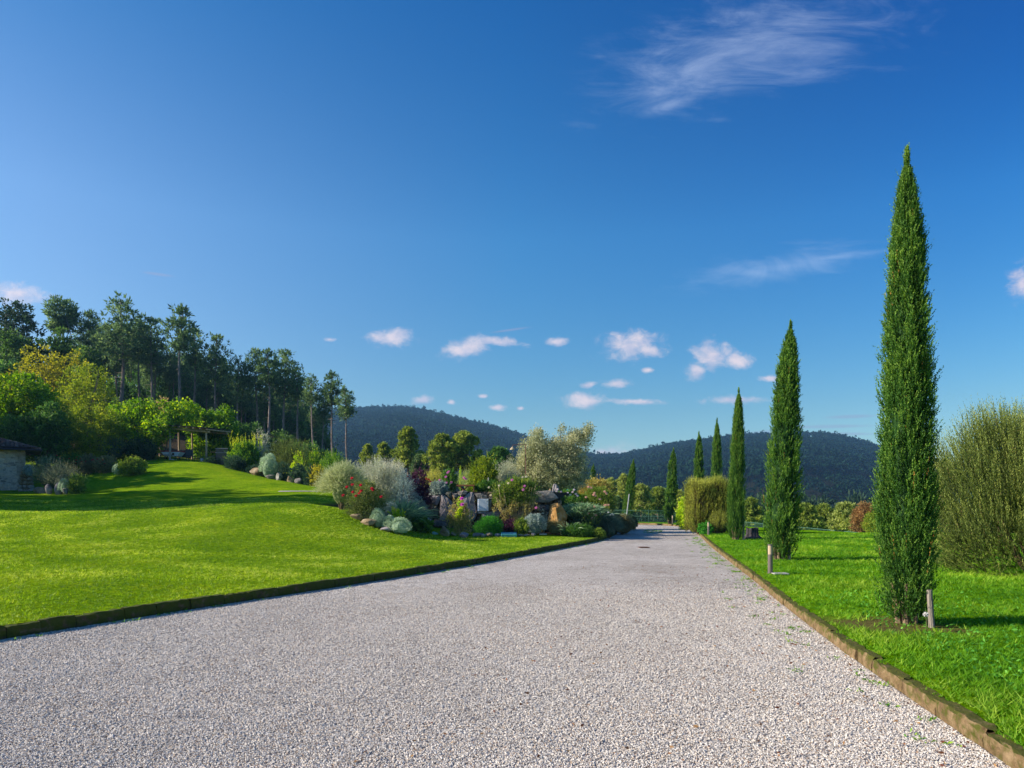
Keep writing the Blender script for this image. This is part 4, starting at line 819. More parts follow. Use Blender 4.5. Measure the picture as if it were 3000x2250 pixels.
# ------------------------------------------------------------------ pergola and what stands in it
WOOD = barkmat('pole_wood',(.3,.2,.13),(.62,.48,.34),5); WOODG = barkmat('grey_pole_wood',(.24,.21,.2),(.5,.45,.42),5)
def pergola():
    d = 52.; x0 = wx(405,d); z0 = wz(997,d); r = thing('pergola','rustic pole pergola with flat dark roof at the top of the lawn','pergola',(x0,d,z0)); X = lambda px,dd=d: wx(px,dd)-x0
    for px,dd,mat in [(366.6,d,WOODG),(445,d,WOOD),(344.7,d+3.2,WOOD),(385.7,d+3.2,WOOD),(414.7,d+3.2,WOOD)]:
        x = X(px,dd); m = MB(); top = wz(926+(px-385)*.09,d)-z0+(.15 if dd > d else 0); m.tube([(x,dd-d,-.3),(x+.03,dd-d,1.2),(x,dd-d,top)],[.085,.075,.07],8); m.obj('post',mat,r)
    m = MB(); m.tube([(X(350),-.05,wz(924,d)-z0),(X(453),-.05,wz(933,d)-z0)],.075,8); m.tube([(X(345),3.2,wz(924,d)-z0+.2),(X(453),3.2,wz(933,d)-z0+.2)],.075,8); m.obj('beam',WOOD,r)
    for i in range(8):
        m = MB(); px = 352+i*14.4; z = wz(921.5+(px-380)*.1,d)-z0; m.tube([(X(px),-.55,z-.01),(X(px),3.9,z+.25)],.055,7); m.obj('rafter',WOOD,r)
    m = MB(); xa, xb = X(345), X(456)
    V = [(xa,-.5,wz(919,d)-z0),(xb,-.5,wz(926.5,d)-z0),(xb,3.9,wz(926.5,d)-z0+.28),(xa,3.9,wz(919,d)-z0+.28)]; V = V+[(a,b,c+.05) for a,b,c in V]
    m.add(V,[(3,2,1,0),(4,5,6,7),(0,1,5,4),(1,2,6,5),(2,3,7,6),(3,0,4,7)]); m.obj('roof', plain('reed_roof',(.05,.035,.03),.95), r)
    m = MB(); V = []
    m.box(((X(356)+X(452))/2,1.7,-.10),(X(452)-X(356),4.0,.22)); m.obj('deck', plain('grey_deck',(.22,.20,.2),.9), r)
    m = MB()
    for zz in (.5,.95): m.tube([(X(414.7),3.1,zz),(X(462),3.1,zz)],.02,5)
    m.obj('rail', plain('dark_rail',(.10,.07,.06)), r)
    zd = z0+.01
    # table game
    t = thing('game_table','white table game cabinet with red top rail under the pergola','game table',(wx(374,d+.9),d+.9,zd+.02)); dd = d+.9; W2 = (394.6-354)/F*dd
    m = MB(); hw = W2/2; V = [(-hw+.25,-.38,.42),(hw-.25,-.38,.42),(hw-.25,.38,.42),(-hw+.25,.38,.42),(-hw,-.42,.74),(hw,-.42,.74),(hw,.42,.74),(-hw,.42,.74)]; m.add(V,[(3,2,1,0),(4,5,6,7),(0,1,5,4),(1,2,6,5),(2,3,7,6),(3,0,4,7)]); m.obj('cabinet',plain('white_panel',(.7,.72,.78),.4,0,.05),t)
    m = MB(); 
    for s_ in (-1,1): m.box((0,s_*.4,.79),(W2,.08,.09)); m.box((s_*(hw-.04),0,.79),(.08,.72,.09))
    m.obj('rail',plain('red_rail',(.35,.05,.06),.5),t)
    for s_ in (-1,1):
        for q in (-1,1): m = MB(); m.tube([(s_*(hw-.45),q*.28,.42),(s_*(hw-.25),q*.32,0)],[.05,.04],6); m.obj('leg',plain('black_leg%d%d'%(s_,q),(.02,.02,.025),.5),t)
    m = MB(); m.lathe((0,0,0),[(.005,.0),(.085,.0),(.085,.02),(.005,.02)],16); o = m.obj('badge',plain('black_badge',(.02,.02,.025)),t,loc=(.2,-.415,.58)); o.rotation_euler = (radians(90),0,0)
    m = MB(); m.box((-.2,-.41,.50),(.7,.03,.05)); m.obj('stripe',plain('black_stripe',(.02,.02,.025)),t)
    for px,lb,dd in [(411,'dark grey woven chair standing in the open right half of the pergola',d+.5),(399,'low dark grey lounge chair beside the white table game',d+1.6)]:
        c = thing('garden_chair',lb,'chair',(wx(px,dd),dd,zd+.02),pi*.02,'garden chairs under the pergola'); gm = plain('grey_weave_'+str(px),(.06,.068,.085),.8,0,.3,40)
        m = MB(); m.box((0,0,.42),(.5,.5,.05)); m.obj('seat',gm,c); m = MB(); m.box((0,-.23,.68),(.5,.04,.5)); m.box((-.24,-.2,.68),(.03,.05,.55)); m.box((.24,-.2,.68),(.03,.05,.55)); m.obj('backrest',gm,c)
        for a in (-.22,.22):
            for b in (-.2,.2): m = MB(); m.tube([(a,b,0),(a,b,.42)],.018,5); m.obj('leg',gm,c)
    for px,py,dd,s_,lb in [(373,992,d+.1,.1,'small white pot beside the left front post of the pergola'),(436,996,d+.1,.13,'round white pot by the right front post of the pergola'),(379,993,d+.25,.09,'small blue and white pot second from the left pergola post')]:
        c = thing('flower_pot',lb,'pot',(wx(px,dd),dd,zd+.01),0,'white pots on the deck'); m = MB(); m.lathe((0,0,0),[(.01,0),(s_*.6,0),(s_,s_*1.0),(s_*.95,s_*1.7),(s_*.8,s_*1.7),(s_*.7,s_*1.4),(.01,s_*1.4)],12); m.obj('bowl',plain('white_pot'+str(px),(.6,.62,.66),.4),c)
        Lf = Leaves(int(px)); Lf.crown([(0,0,s_*2.3,s_,s_,s_*.8)],120,.08,.04,.05,6); Lf.obj('plant',GRNM,c)
    m = MB(); rg = np.random.default_rng(3)
    for i in range(12): m.blob((-2.6+i*.2,0,.02),(.13,.12,.11+.03*rg.random()),i,.2,8)
    tag(m.obj('stone_edging',RTAN,loc=(wx(372,d),d-.1,z0-.02)),'low tan stone edging left of the pergola deck','edging')
pergola()
def trellis():
    d = 51.5; x0 = wx(479,d); z0 = G(x0,d); r = thing('wooden_fence','short grey plank fence piece behind the low dark shrubs right of the pergola','fence',(x0,d,z0)); gm = plain('grey_planks',(.14,.12,.12),.9)
    m = MB(); h = wz(968,d)-z0
    for i in range(9): m.box((-.4+i*.1,0,h*.5),(.085,.02,h))
    m.obj('board',gm,r)
    for zz in (h*.98,h*.72): m = MB(); m.box((0,-.03,zz),(.95,.05,.05)); m.obj('rail',plain('pale_rail%d'%int(zz*100),(.3,.29,.32),.8),r)
trellis()

# ------------------------------------------------------------------ rock garden
def stone_wall():
    d = 31.0; x0 = wx(1045,d); z0 = G(x0,30.0)-.1; r = thing('stone_wall','shaded dry stone retaining wall of big flat stones behind the roses','wall',(x0,d,z0)); rg = np.random.default_rng(6)
    t = NT('small_stone_infill'); p = t.pos(); e = t.vor(7,'DISTANCE_TO_EDGE','Distance',p); c_ = t.n('ShaderNodeTexVoronoi'); t.setin(c_,'Scale',7.0); t.l(p,c_.inputs['Vector']); s1 = t.n('ShaderNodeSeparateColor'); t.l(c_.outputs['Color'],s1.inputs[0])
    col = t.ramp(s1.outputs[0],[(0,(.06,.05,.04)),(.5,(.19,.14,.09)),(1,(.34,.25,.15))]); col = t.mix(t.ramp(e,[(.02,(1,1,1)),(.09,(0,0,0))]),col,(.05,.04,.03))
    im = t.out(t.prin(col,.95,t.bump(t.math('MINIMUM',e,.12),.25),0,.1))
    # infill: a lumpy curved bank the big stones are set in
    nx, nz = 46, 14; X = np.linspace(wx(880,d),wx(1215,d),nx)-x0; H = np.interp(X+x0,[wx(880,d),wx(925,d),wx(1050,d),wx(1130,d),wx(1215,d)],[wz(1068,d),wz(1062,d),wz(1062,d),wz(1066,d),wz(1080,d)])-z0
    XX,TT = np.meshgrid(X,np.linspace(0,1,nz),indexing='ij'); YY = .16+.05*np.sin(XX*5+TT*7)+.12*TT+.25*(np.abs(XX)/4)**2; ZZ = TT*H[:,None]; V = np.stack([XX,YY,ZZ],-1)
    Vt = V[:,-1].copy(); Vt[:,1] += 1.0; Vt[:,2] -= .05; V = np.concatenate([V,Vt[:,None]],1); i = np.arange(nx*(nz+1)).reshape(nx,nz+1); Fq = np.stack([i[:-1,:-1],i[1:,:-1],i[1:,1:],i[:-1,1:]],-1).reshape(-1,4)
    npmesh('infill',V.reshape(-1,3),Fq,im,None,r,False)
    mats = [RVIO,RGREY,RDK,RVIO,stonemat('mossy_grey_rock',(.07,.07,.05),(.17,.165,.12),(.3,.28,.22),2.2,.04,.6,(.07,.08,.03))]
    def z6(P): return [(914.3+a*.0889,1017.5+b*.0889) for a,b in P]
    def z4(P): return [(884.8+a*.1333,958.5+b*.1333) for a,b in P]
    S = [(z6([(60,620),(200,600),(400,590),(410,700),(330,830),(180,800),(40,700)]),0),(z6([(30,840),(180,815),(330,850),(385,960),(350,1080),(200,1110),(10,1090)]),4),
      (z6([(440,560),(520,590),(640,680),(740,800),(765,950),(745,1200),(395,1200),(400,900),(420,700)]),0),(z6([(500,540),(690,500),(700,640),(650,660),(560,590)]),4),(z6([(700,540),(830,540),(840,620),(760,670),(710,620)]),1),
      (z6([(835,500),(960,470),(1090,500),(1040,560),(940,610),(860,630)]),1),(z6([(1050,570),(1200,500),(1240,600),(1270,800),(1305,1000),(1290,1130),(1180,1240),(980,1190),(880,1080),(860,900),(940,680)]),3),
      (z6([(1230,545),(1330,530),(1560,595),(1575,640),(1450,668),(1300,640)]),1),(z6([(1590,645),(1690,650),(1690,690),(1590,690)]),1),(z6([(1595,700),(1665,705),(1665,960),(1595,960)]),1),
      (z6([(1420,1055),(1560,995),(1825,970),(1900,1020),(1880,1110),(1400,1130)]),0),(z6([(1720,720),(1960,700),(2000,900),(1900,930),(1730,900)]),2),(z4([(1330,1055),(1700,1060),(1700,1095),(1340,1090)]),1),
      (z4([(1530,1110),(1900,1100),(1980,1180),(1800,1240),(1540,1210)]),2),(z4([(1340,740),(1600,780),(1640,900),(1400,940)]),2),(z4([(1700,800),(1980,780),(2020,950),(1760,1000)]),1),
      (z4([(2000,770),(2300,760),(2420,880),(2250,960),(2040,950)]),1),(z4([(2010,990),(2250,990),(2260,1080),(2030,1100)]),2),(z4([(0,780),(60,800),(110,920),(60,1000),(-40,960)]),1),(z4([(-50,1000),(90,1020),(100,1180),(-40,1200)]),2),
      (z4([(400,1235),(680,1240),(720,1290),(640,1330),(400,1320)]),2),(z4([(390,1330),(640,1340),(640,1420),(380,1420)]),2)]
    for pts,mi in S:
        P = np.array([(wx(a,d)-x0,wz(b,d)-z0) for a,b in pts]); n0 = len(P); cen = P.mean(0); Q = []
        for i_ in range(n0):
            for k in range(3):
                q = P[i_]*(1-k/3)+P[(i_+1)%n0]*(k/3); Q.append(q+(rg.normal(size=2)*.012))
        Q = np.array(Q)
        if ((Q[:,0]*np.roll(Q[:,1],-1)-np.roll(Q[:,0],-1)*Q[:,1]).sum()) < 0: Q = Q[::-1]
        n_ = len(Q); yb = .25*(np.abs(cen[0])/4)**2; rings = []
        for sc_,yo in ((1.0,.28),(1.0,.03),(.95,-.02),(.6,-.05),(.25,-.06)):
            q = cen+(Q-cen)*sc_; rings.append(np.stack([q[:,0],np.full(n_,yo+yb)+rg.normal(size=n_)*.008*(sc_<1),q[:,1]],-1))
        V = np.concatenate(rings); Fq = [(a*n_+j,a*n_+(j+1)%n_,(a+1)*n_+(j+1)%n_,(a+1)*n_+j) for a in range(4) for j in range(n_)]
        m = MB(); m.add(V,Fq); c0 = 4*n_; V2 = np.vstack([rings[-1],[[cen[0],-.062+yb,cen[1]]]]); m.add(V2,[(n_,j,(j+1)%n_,(j+2)%n_) for j in range(0,n_-(n_%2),2)]); m.obj('stone',mats[mi],r)
    c = thing('meter_cabinet','pale grey utility cabinet set in the stone wall','cabinet',(wx(1043.5,d),d+.02,wz(1104,d))); w = (1055-1032)/F*d; h = 26.5/F*d; gm = plain('pale_grey_plastic',(.75,.78,.82),.5,0,.06)
    m = MB(); m.box((0,.05,h/2),(w+.02,.3,h)); m.obj('case',gm,c); m = MB(); m.box((.02,-.115,h/2),(w-.05,.03,h-.03)); dr = m.obj('door',gm,c)
    for zz in (.25,.78): m = MB(); m.lathe((0,0,0),[(.001,.01),(.014,.01),(.016,0)],10); o = m.obj('lock',plain('lock%d'%int(zz*100),(.02,.02,.02)),dr,loc=(w/2-.06,-.132,h*zz)); o.rotation_euler = (radians(90),0,0)
    m = MB(); m.box((-.05,.06,-.05),(w*.8,.2,.1)); m.obj('plinth',plain('plinth',(.3,.31,.32)),c)
stone_wall()
for a in [('thin flat tan rock at the left tip of the rock garden bed',757,787,1100,1115,25.9,RTAN,20),('long flat tan rock edging the rock garden left of the silver cushion',775,819,1110,1126,25.6,RTAN,21),('flat pinkish rock under the small silver cushion',820,846,1122,1134,25.3,RVIO,22),
  ('upright tan pointed stone at the lawn edge before the wall',948,972,1130,1154,27.6,RTAN,23),('rounded violet grey stone right of the rose stems',991,1013,1144,1158,27.4,RVIO,24),('small pale stone between the upright tan stone and the rose stems',972,986,1144,1154,27.8,RTAN,124),
  ('whitish lichen block stone in front of the wall, left side',904,937,1117,1138,29.2,RWH,25),('dark flat stone step right of the whitish block',936,968,1126,1144,29.6,RDK,26),('turquoise tinted flat stone left of the upright tan stone',929,947,1147,1154,27.6,plain('pale_turquoise_stone',(.16,.3,.28),.8),27),
  ('grey green low stone left of the cushion shrub row',1020,1040,1146,1155,28.0,RGREY,28),('small pale pebble on the low stone row',1027,1035,1140,1147,28.3,RWH,29),('pinkish stone in the low row under the cushion shrub',1034,1047,1141,1150,28.2,RVIO,30),
  ('white wedge stone in the low row',1038,1049,1146,1154,27.9,RWH,31),('long tan stone in the low row under the cushion shrub',1047,1068,1144,1154,28.1,RTAN,32),('brown stone just left of the turquoise slab',1068,1083,1146,1154,28.2,RVIO,33),
  ('tan stone just right of the turquoise slab',1117,1131,1147,1154,28.4,RTAN,34),('low tan stone second right of the turquoise slab',1130,1146,1148,1154,28.5,RGREY,35),('brown stone under the silver lavender bush',1146,1158,1145,1153,28.8,RVIO,36),
  ('big standing orange and grey boulder in the middle of the flower bed',1183,1226,1080,1131,30.3,ROR,37),('tall grey standing stone beneath the olive tree',1192,1208,1042,1065,35.0,RVIO,38),('small tan stone left of the tall grey standing stone',1182,1193,1054,1066,34.8,RTAN,39)]:
    o = rock(a[0],*a[1:6],a[6],a[7],zb=wz(a[4],a[5]) if a[1] > 1180 else None, tall='big standing' in a[0] or 'upright' in a[0])
# the boulder wants a clear pointed left leaning shape
def slab(name,label,cat,px,py,d,dx,dy,dz,mat,rz=0,group=None,tilt=0):
    m = MB(); m.box((0,0,dz/2),(dx,dy,dz)); x = wx(px,d); o = m.obj(name,mat,loc=(x,d,G(x,d)+.03)); o.rotation_euler = (tilt,0,rz); 
    b = o.modifiers.new('bevel','BEVEL'); b.width = .012; b.segments = 2; return tag(o,label,cat,group)
slab('plastic_cover','turquoise flat slab cover lying among the low stones','slab',1099,1149,28.2,.64,.4,.12,plain('turquoise_plastic',(.08,.33,.36),.6,0,.15),0.05,None,radians(10))
slab('wood_offcut','pale grey offcut board lying below the silver lavender','board',1173,1143,29.2,.32,.09,.05,plain('pale_board',(.5,.47,.42)),.3,None,radians(0))
# planting, left to right
yp = 37.3; xs_ = np.linspace(wx(600,yp),wx(705,yp),24); XP = np.stack([xs_,xs_]); YP = np.stack([yp-.05+0*xs_,yp+.3+0*xs_]); tag(grid('path',XP,YP,Z(XP,YP)+.03,plain('pale_path',(.5,.46,.4),.95,0,.15,4)),kind='structure')
shrub('silver_shrub','large feathery silver green shrub at the left end of the rock garden','shrub',686,792,992,27.6,SILF,200,'feather',38000,.075,.022,sl=.5,droop=.3,m=14,depth=1.0)
shrub('silver_shrub','large pale silver shrub crowning the rock garden beside the feathery one','shrub',756,888,989,29.6,SILV,201,'spike',38000,.06,.028,sl=.5,out=.6,jit=.3,m=12,spread=.8,depth=.8)
shrub('silver_shrub','blue shaded lower part shrub hanging between silver and purple bushes','shrub',838,900,1010,28.9,SILB,202,'feather',9000,.055,.016,sl=.4,droop=.5)
r,w,h = shrub('rose_bush','dark rose bush covered in red roses before the silver shrubs','rose bush',742,834,1032,26.2,leafmat('rose_leaf',(.03,.05,.015),(.08,.11,.03),(.22,.22,.08),.3,1),203,'leaf',11000,.045,.03,depth=.8)
def fpt(root, pts, dy=-.3):                           # flower positions given as bearings near the bush front
    l = root.location; d = l.y+dy; return [(wx(px,d)-l.x, dy, wz(py,d)-l.z) for px,py in pts]
flowers(r,fpt(r,[(761,1047),(776,1065),(780,1060),(779,1048),(769,1071),(803,1055),(806,1058),(823,1073),(749,1052),(762,1063),(760,1033),(741,1070)],-.55),RED,.06)
shrub('smoke_bush','dark purple leaved bush between the silver shrub and wall','bush',868,936,1010,30.4,PURP,204,'leaf',11000,.06,.04,depth=.7)
o = [x for x in COL.objects if x.name.startswith('smoke_bush')][0]; flowers(o,fpt(o,[(880,1030),(884,1034),(876,1037),(926,1036),(930,1040),(921,1034)],-.6),RED,.05)
shrub('silver_cushion','bushy white silver cineraria on top of the wall left side','shrub',924,970,1038,31.3,SILB,205,'leaf',6000,.05,.03,zb=wz(1069,31.3),depth=.7)
for i,(a,b,yt,d,lb) in enumerate([(784,812,1090,26.2,'small grey santolina cushion under the red rose bush'),(799,833,1097,25.7,'round pale green santolina cushion just above the long flat rock'),(817,862,1084,26.8,'wide blue green cushion left of the hanging dark foliage'),(826,856,1112,25.6,'flat silver cushion over the pinkish rock'),(838,891,1116,25.5,'largest silver cushion spilling onto the lawn')]):
    shrub('santolina_cushion',lb,'shrub',a,b,yt,d,SANT if i != 2 else SILB,210+i,'mound',4200,.035,.014,group='silver cushion plants of the rock garden',stems=False)
shrub('agapanthus','dark strappy leaved clump hanging left of the stone wall','plant',836,890,1050,27.9,BLUG,220,'strap',900,.1,.020,m=1)
shrub('trailing_plant','blue green trailing plant hanging down the wall left end','plant',893,921,1064,29.9,SILB,221,'feather',5000,.045,.02,sl=.35,droop=.7,zb=G(wx(907,29.9),29.5)-.1,depth=.4)
shrub('broad_leaf_plant','broad glossy leaved plant low at the foot of the wall left side','plant',884,932,1122,27.8,GRNM,222,'leaf',900,.18,.13,stems=False,per=6)
shrub('broad_leaf_plant','small bright green leafy plant between the silver cushions and the dark clump','plant',838,870,1098,26.6,LAURY,223,'leaf',500,.12,.08,stems=False,per=6)
shrub('broom_shrub','golden grassy shrub behind the wall above the silver cineraria','shrub',908,964,1014,35,GOLD,224,'spike',6000,.1,.016,sl=.5,out=.5,m=10)
r,w,h = shrub('rose_bush','tall pink rose bush on the terrace left of the wooden lounger','rose bush',946,990,1012,32.6,GRNM,225,'leaf',4200,.06,.04)
flowers(r,fpt(r,[(950,1037),(952,1041),(963,1030),(967,1021),(969,1019),(975,1042),(964,1043)],-.4),PINK,.065)
shrub('grass_clump','long pale green grasses behind the wooden lounger','grass clump',985,1045,1018,37,leafmat('pale_grass',(.10,.14,.04),(.2,.25,.08),(.34,.36,.15),.35,1),226,'feather',6500,.12,.012,sl=.6,droop=.2)
o = [x for x in COL.objects if x.name.startswith('grass_clump')][0]; flowers(o,fpt(o,[(1002,1032),(1006,1035)],-1.0),PINK,.07)
shrub('small_cypress','tiny bright green cypress shoot right behind the terrace rose','cypress',991,998,1006,39,LAURY,227,'spike',900,.08,.03,sl=.4,out=.1,stems=False)
shrub('citrus_shrub','bright yellow green leafy round shrub on the terrace','shrub',1010,1078,984,36.5,YGRN,228,'leaf',13000,.09,.05,up=.5,tx=.1,inner=.8)
shrub('olive_shrub','grey loose twiggy shrub between the yellow green shrub and the olive tree','shrub',1055,1138,994,37.5,SILV,229,'leaf',14000,.06,.022,inner=.8)
shrub('hedge_bush','mid green bush trailing over the wall right of the lounger','bush',1022,1085,1036,32.4,GRNM,230,'leaf',8000,.05,.035,depth=.5)
r,w,h = shrub('climbing_rose','leggy climbing rose with bare canes in front of the wall','rose bush',1060,1168,1030,30.6,GRNY,231,'leaf',14000,.06,.042,inner=.9,depth=.35,zb=wz(1090,30.6),tx=.2)
flowers(r,fpt(r,[(1106,1037),(1133,1050),(1130,1058),(1158,1097),(1098,1044),(1080,1049),(1055,1053),(1129,1031),(1136,1030)],-.5)[:4],PINK,.065); flowers(r,fpt(r,[(1098,1044),(1078,1049),(1056,1053),(1129,1031),(1136,1030),(1060,1070)],-.5),CREAM,.055)
def canes(root, n, xs, z0, z1, seed, mat=STEM, dy=-.25, rad=.011, fan=.5, nm='cane'):
    rg = np.random.default_rng(seed); m = MB()
    for i in range(n):
        x = rg.uniform(*xs); c_ = (xs[0]+xs[1])/2; zt = rg.uniform(z0+(z1-z0)*.6,z1); m.tube([(c_+(x-c_)*(1-fan),dy,z0),(c_+(x-c_)*(1-fan*.4)+rg.normal()*.03,dy+rg.uniform(-.1,.1),(z0+zt)/2),(x,dy+rg.uniform(-.15,.15),zt)],[rad,rad*.8,rad*.5],4,cap=False)
    tag(m.obj(nm,mat,root),kind='stuff')
canes(r,46,(-w*.42,w*.45),wz(1132,30.4)-r.location.z,h*.75,5,plain('tan_cane',(.46,.36,.19)),-.2,.012,.55)
Lf = Leaves(232); Lf.crown([(x_,-.3,z_,.16,.12,.2) for x_,z_ in zip(np.random.default_rng(1).uniform(-w*.4,w*.4,26),np.random.default_rng(2).uniform(-.9,.2,26))],3600,.05,.035,.06,10); Lf.obj('dry_foliage',leafmat('dry_leaf',(.12,.10,.03),(.28,.25,.09),(.42,.4,.18),.35,1),r)
r,w,h = shrub('rose_bush','leggy red tipped rose with two magenta blooms before the wall','rose bush',960,1024,1076,28.2,REDT,233,'leaf',5500,.05,.035,inner=.9,depth=.5)
canes(r,16,(-w*.35,w*.35),0,h*.75,6,plain('pale_cane',(.38,.34,.18)),-.1,.008,.7)
Lf = Leaves(234); Lf.crown([(wx(px,28)-r.location.x,-.2,wz(py,28)-r.location.z,.1,.1,.16) for px,py in [(993,1095),(994,1084),(996,1104),(990,1112)]],420,.07,.05,.06,8); Lf.obj('tall_shoot',LAURY,r)
flowers(r,fpt(r,[(997,1077),(998,1090)],-.35),MAG,.085)
shrub('cushion_shrub','bright green rounded cushion shrub below the cabinet','shrub',1020,1091,1113,28.8,GRNB,235,'leaf',12000,.035,.022,depth=.7,stems=False)
shrub('spiky_shrub','dark red tinted shrub behind the turquoise cover','shrub',1078,1118,1118,29.6,PURP,236,'leaf',2500,.05,.03)
shrub('euonymus','small yellow green bush right of the turquoise slab','bush',1110,1143,1116,29.0,GRNY,237,'leaf',3000,.05,.03)
shrub('lavender_bush','round silver blue lavender bush left of the orange boulder','lavender',1130,1178,1109,29.6,SILB,238,'mound',8000,.06,.016)
shrub('silver_bush','small whitish plant tucked between lavender and orange boulder','shrub',1160,1186,1098,30.6,SILV,239,'leaf',1500,.05,.025)
shrub('heath_mat','dark brown green low mat below the orange boulder','ground shrub',1164,1228,1122,29.9,BRWN,240,'feather',7000,.05,.014,sl=.35,droop=.5,depth=.6,stems=False)
shrub('agave_plant','pale strappy rosette right below the orange boulder','plant',1212,1246,1106,30.0,BLUG,241,'strap',60,.1,.03,m=1,stems=False)
shrub('agapanthus','big fan of blue green strappy leaves right of the boulder','plant',1226,1290,1070,31.0,BLUG,242,'strap',1700,.1,.024,m=1,depth=.7,zb=wz(1114,31.0))
shrub('garden_bush','leafy green bush filling in between the orange boulder and the pale blooms','bush',1196,1266,1070,32.2,GRNM,2420,'leaf',9000,.055,.035,depth=.7)
shrub('garden_bush','dark low bush at the foot of the strappy fan, behind the golden edged plants','bush',1222,1296,1110,30.6,DARKB,2421,'leaf',7000,.055,.03,depth=.5)
r,w,h = shrub('flowering_shrub','low shrub full of pale pink and white blooms below the standing stone','shrub',1196,1252,1056,33.8,GRNM,243,'leaf',4500,.05,.035,zb=wz(1080,33.8),depth=.6)
flowers(r,fpt(r,[(1202,1062),(1207,1066),(1212,1062),(1215,1067),(1204,1057),(1220,1071),(1226,1065),(1232,1069),(1237,1063),(1244,1067),(1248,1071),(1210,1073),(1229,1073),(1240,1058)],-.5),BLUSH,.06)
m = MB(); m.blob((0,0,.08),(.13,.10,.08),3,.15,12); tag(m.obj('garden_bag',plain('turquoise_cloth',(.03,.42,.36),.7),loc=(wx(1227,34.6),34.2,wz(1064,34.2))),'small turquoise object showing above the pale blooms','bag')
broad_tree('photinia_tree','round orange tinted shrub behind the roses and thin small cypress','shrub',1246,1324,1026,42,ORNG,244,9000,.13,.07,[(0,0,.55,.85,.85,.42),(-.5,0,.4,.5,.6,.35),(.5,0,.4,.5,.6,.36)],.06,.25,14,zb=.9)
r,w,h = shrub('rose_bush','wide rose bush with salmon and pink blooms right of the strappy fan','rose bush',1252,1332,1050,34.0,GRNY,245,'leaf',11000,.055,.038,depth=.6,zb=wz(1108,34))
flowers(r,fpt(r,[(1282,1069),(1286,1071),(1284,1065),(1306,1062),(1266,1074),(1296,1078),(1277,1054),(1271,1052),(1310,1066)],-.7),SALM,.065)
r,w,h = shrub('standard_rose','thin bare stemmed rose with salmon blooms in the bed middle','rose bush',1256,1294,1086,30.6,GRNY,246,'leaf',500,.045,.03,inner=1,stems=False)
canes(r,16,(-w*.5,w*.5),0,h*.95,7,plain('pale_green_cane',(.30,.34,.14)),0,.011,.75); flowers(r,fpt(r,[(1270,1097),(1271,1108),(1284,1095),(1287,1113),(1278,1119)],-.1),SALM,.065)
r,w,h = shrub('standard_rose','second thin stemmed rose with two red orange blooms further right','rose bush',1290,1322,1086,32.6,GRNY,247,'leaf',600,.045,.03,inner=1,stems=False)
canes(r,12,(-w*.5,w*.5),0,h*.9,8,plain('pale_green_cane_b',(.30,.34,.14)),0,.011,.7); flowers(r,fpt(r,[(1309,1091),(1314,1091),(1306,1092)],-.1),SALM,.065)
shrub('euonymus','low golden edged ground shrub along the bed edge under the agapanthus','ground shrub',1212,1288,1130,29.6,GRNM,248,'leaf',7500,.05,.022,depth=.5,stems=False)
shrub('euonymus','round golden edged bush at the corner of the left kerb','bush',1276,1309,1140,29.6,GRNY,249,'leaf',4000,.05,.022,stems=False)
r,w,h = shrub('white_rose','small shrub sprinkled with white blooms over the juniper','shrub',1290,1332,1100,32.4,DARKB,250,'leaf',4500,.05,.03,depth=.6)
flowers(r,fpt(r,[(1293,1107),(1297,1110),(1314,1107),(1318,1113),(1322,1110),(1326,1118),(1316,1124),(1320,1128),(1325,1112),(1311,1120)],-.6),WHT,.045)
shrub('juniper','blue green spreading juniper at the road edge, next to the kerb end','juniper',1284,1346,1110,31.4,ROSB,251,'feather',17000,.06,.014,sl=.4,droop=.35,depth=1.1)
shrub('juniper','broad brown green clipped mound overhanging the drive','shrub',1316,1372,1110,35.5,BRWN,252,'mound',16000,.07,.02,depth=1.3)
shrub('juniper','last dark green mound of the bed, farthest along the drive','shrub',1340,1377,1112,40.5,DARKB,253,'mound',8000,.08,.024,depth=1.5)
# olive tree
def olive():
    d = 37.5; x0 = wx(1200,d); z0 = G(x0,d); r = thing('olive_tree','big silvery olive tree with ragged top above the flower bed','olive tree',(x0,d,z0-.1)); rg = np.random.default_rng(8)
    def b(px,py,rx,rz,ry=None): return (wx(px,d)-x0,0,wz(py,d)-z0,rx/F*d,(ry or rx)/F*d,rz/F*d)
    B = [b(1160,965,34,34),b(1150,1000,34,34),b(1200,975,34,34),b(1235,965,34,34),b(1195,1015,50,40),b(1240,1005,32,38),b(1150,1030,30,24),b(1225,1035,42,24),b(1262,940,16,18),b(1270,925,11,12),b(1212,925,7,9),b(1160,932,13,12),b(1240,935,14,10),b(1180,1040,40,20),b(1130,1000,14,18)]
    Lf = Leaves(260); Lf.crown(B,60000,.095,.042,clump=.24,per=22,up=.2,inner=.85); Lf.obj('crown',OLIV,r); m = MB(); m.tube([(0,0,0),(.1,0,.6),(-.05,0,1.1)],[.2,.16,.14],8)
    for bb in B: e = np.array(bb[:3]); m.tube([(0,0,1.0),(e*.5+np.array([rg.normal()*.1,0,.5])),e],[.08,.045,.012],5,cap=False)
    m.obj('trunk',BARKG,r)
    shrub('olive_sapling','thin pale young olive sprig standing before the dark round tree','tree',1092,1112,980,40,OLIV,261,'leaf',900,.08,.025,inner=1)
olive()
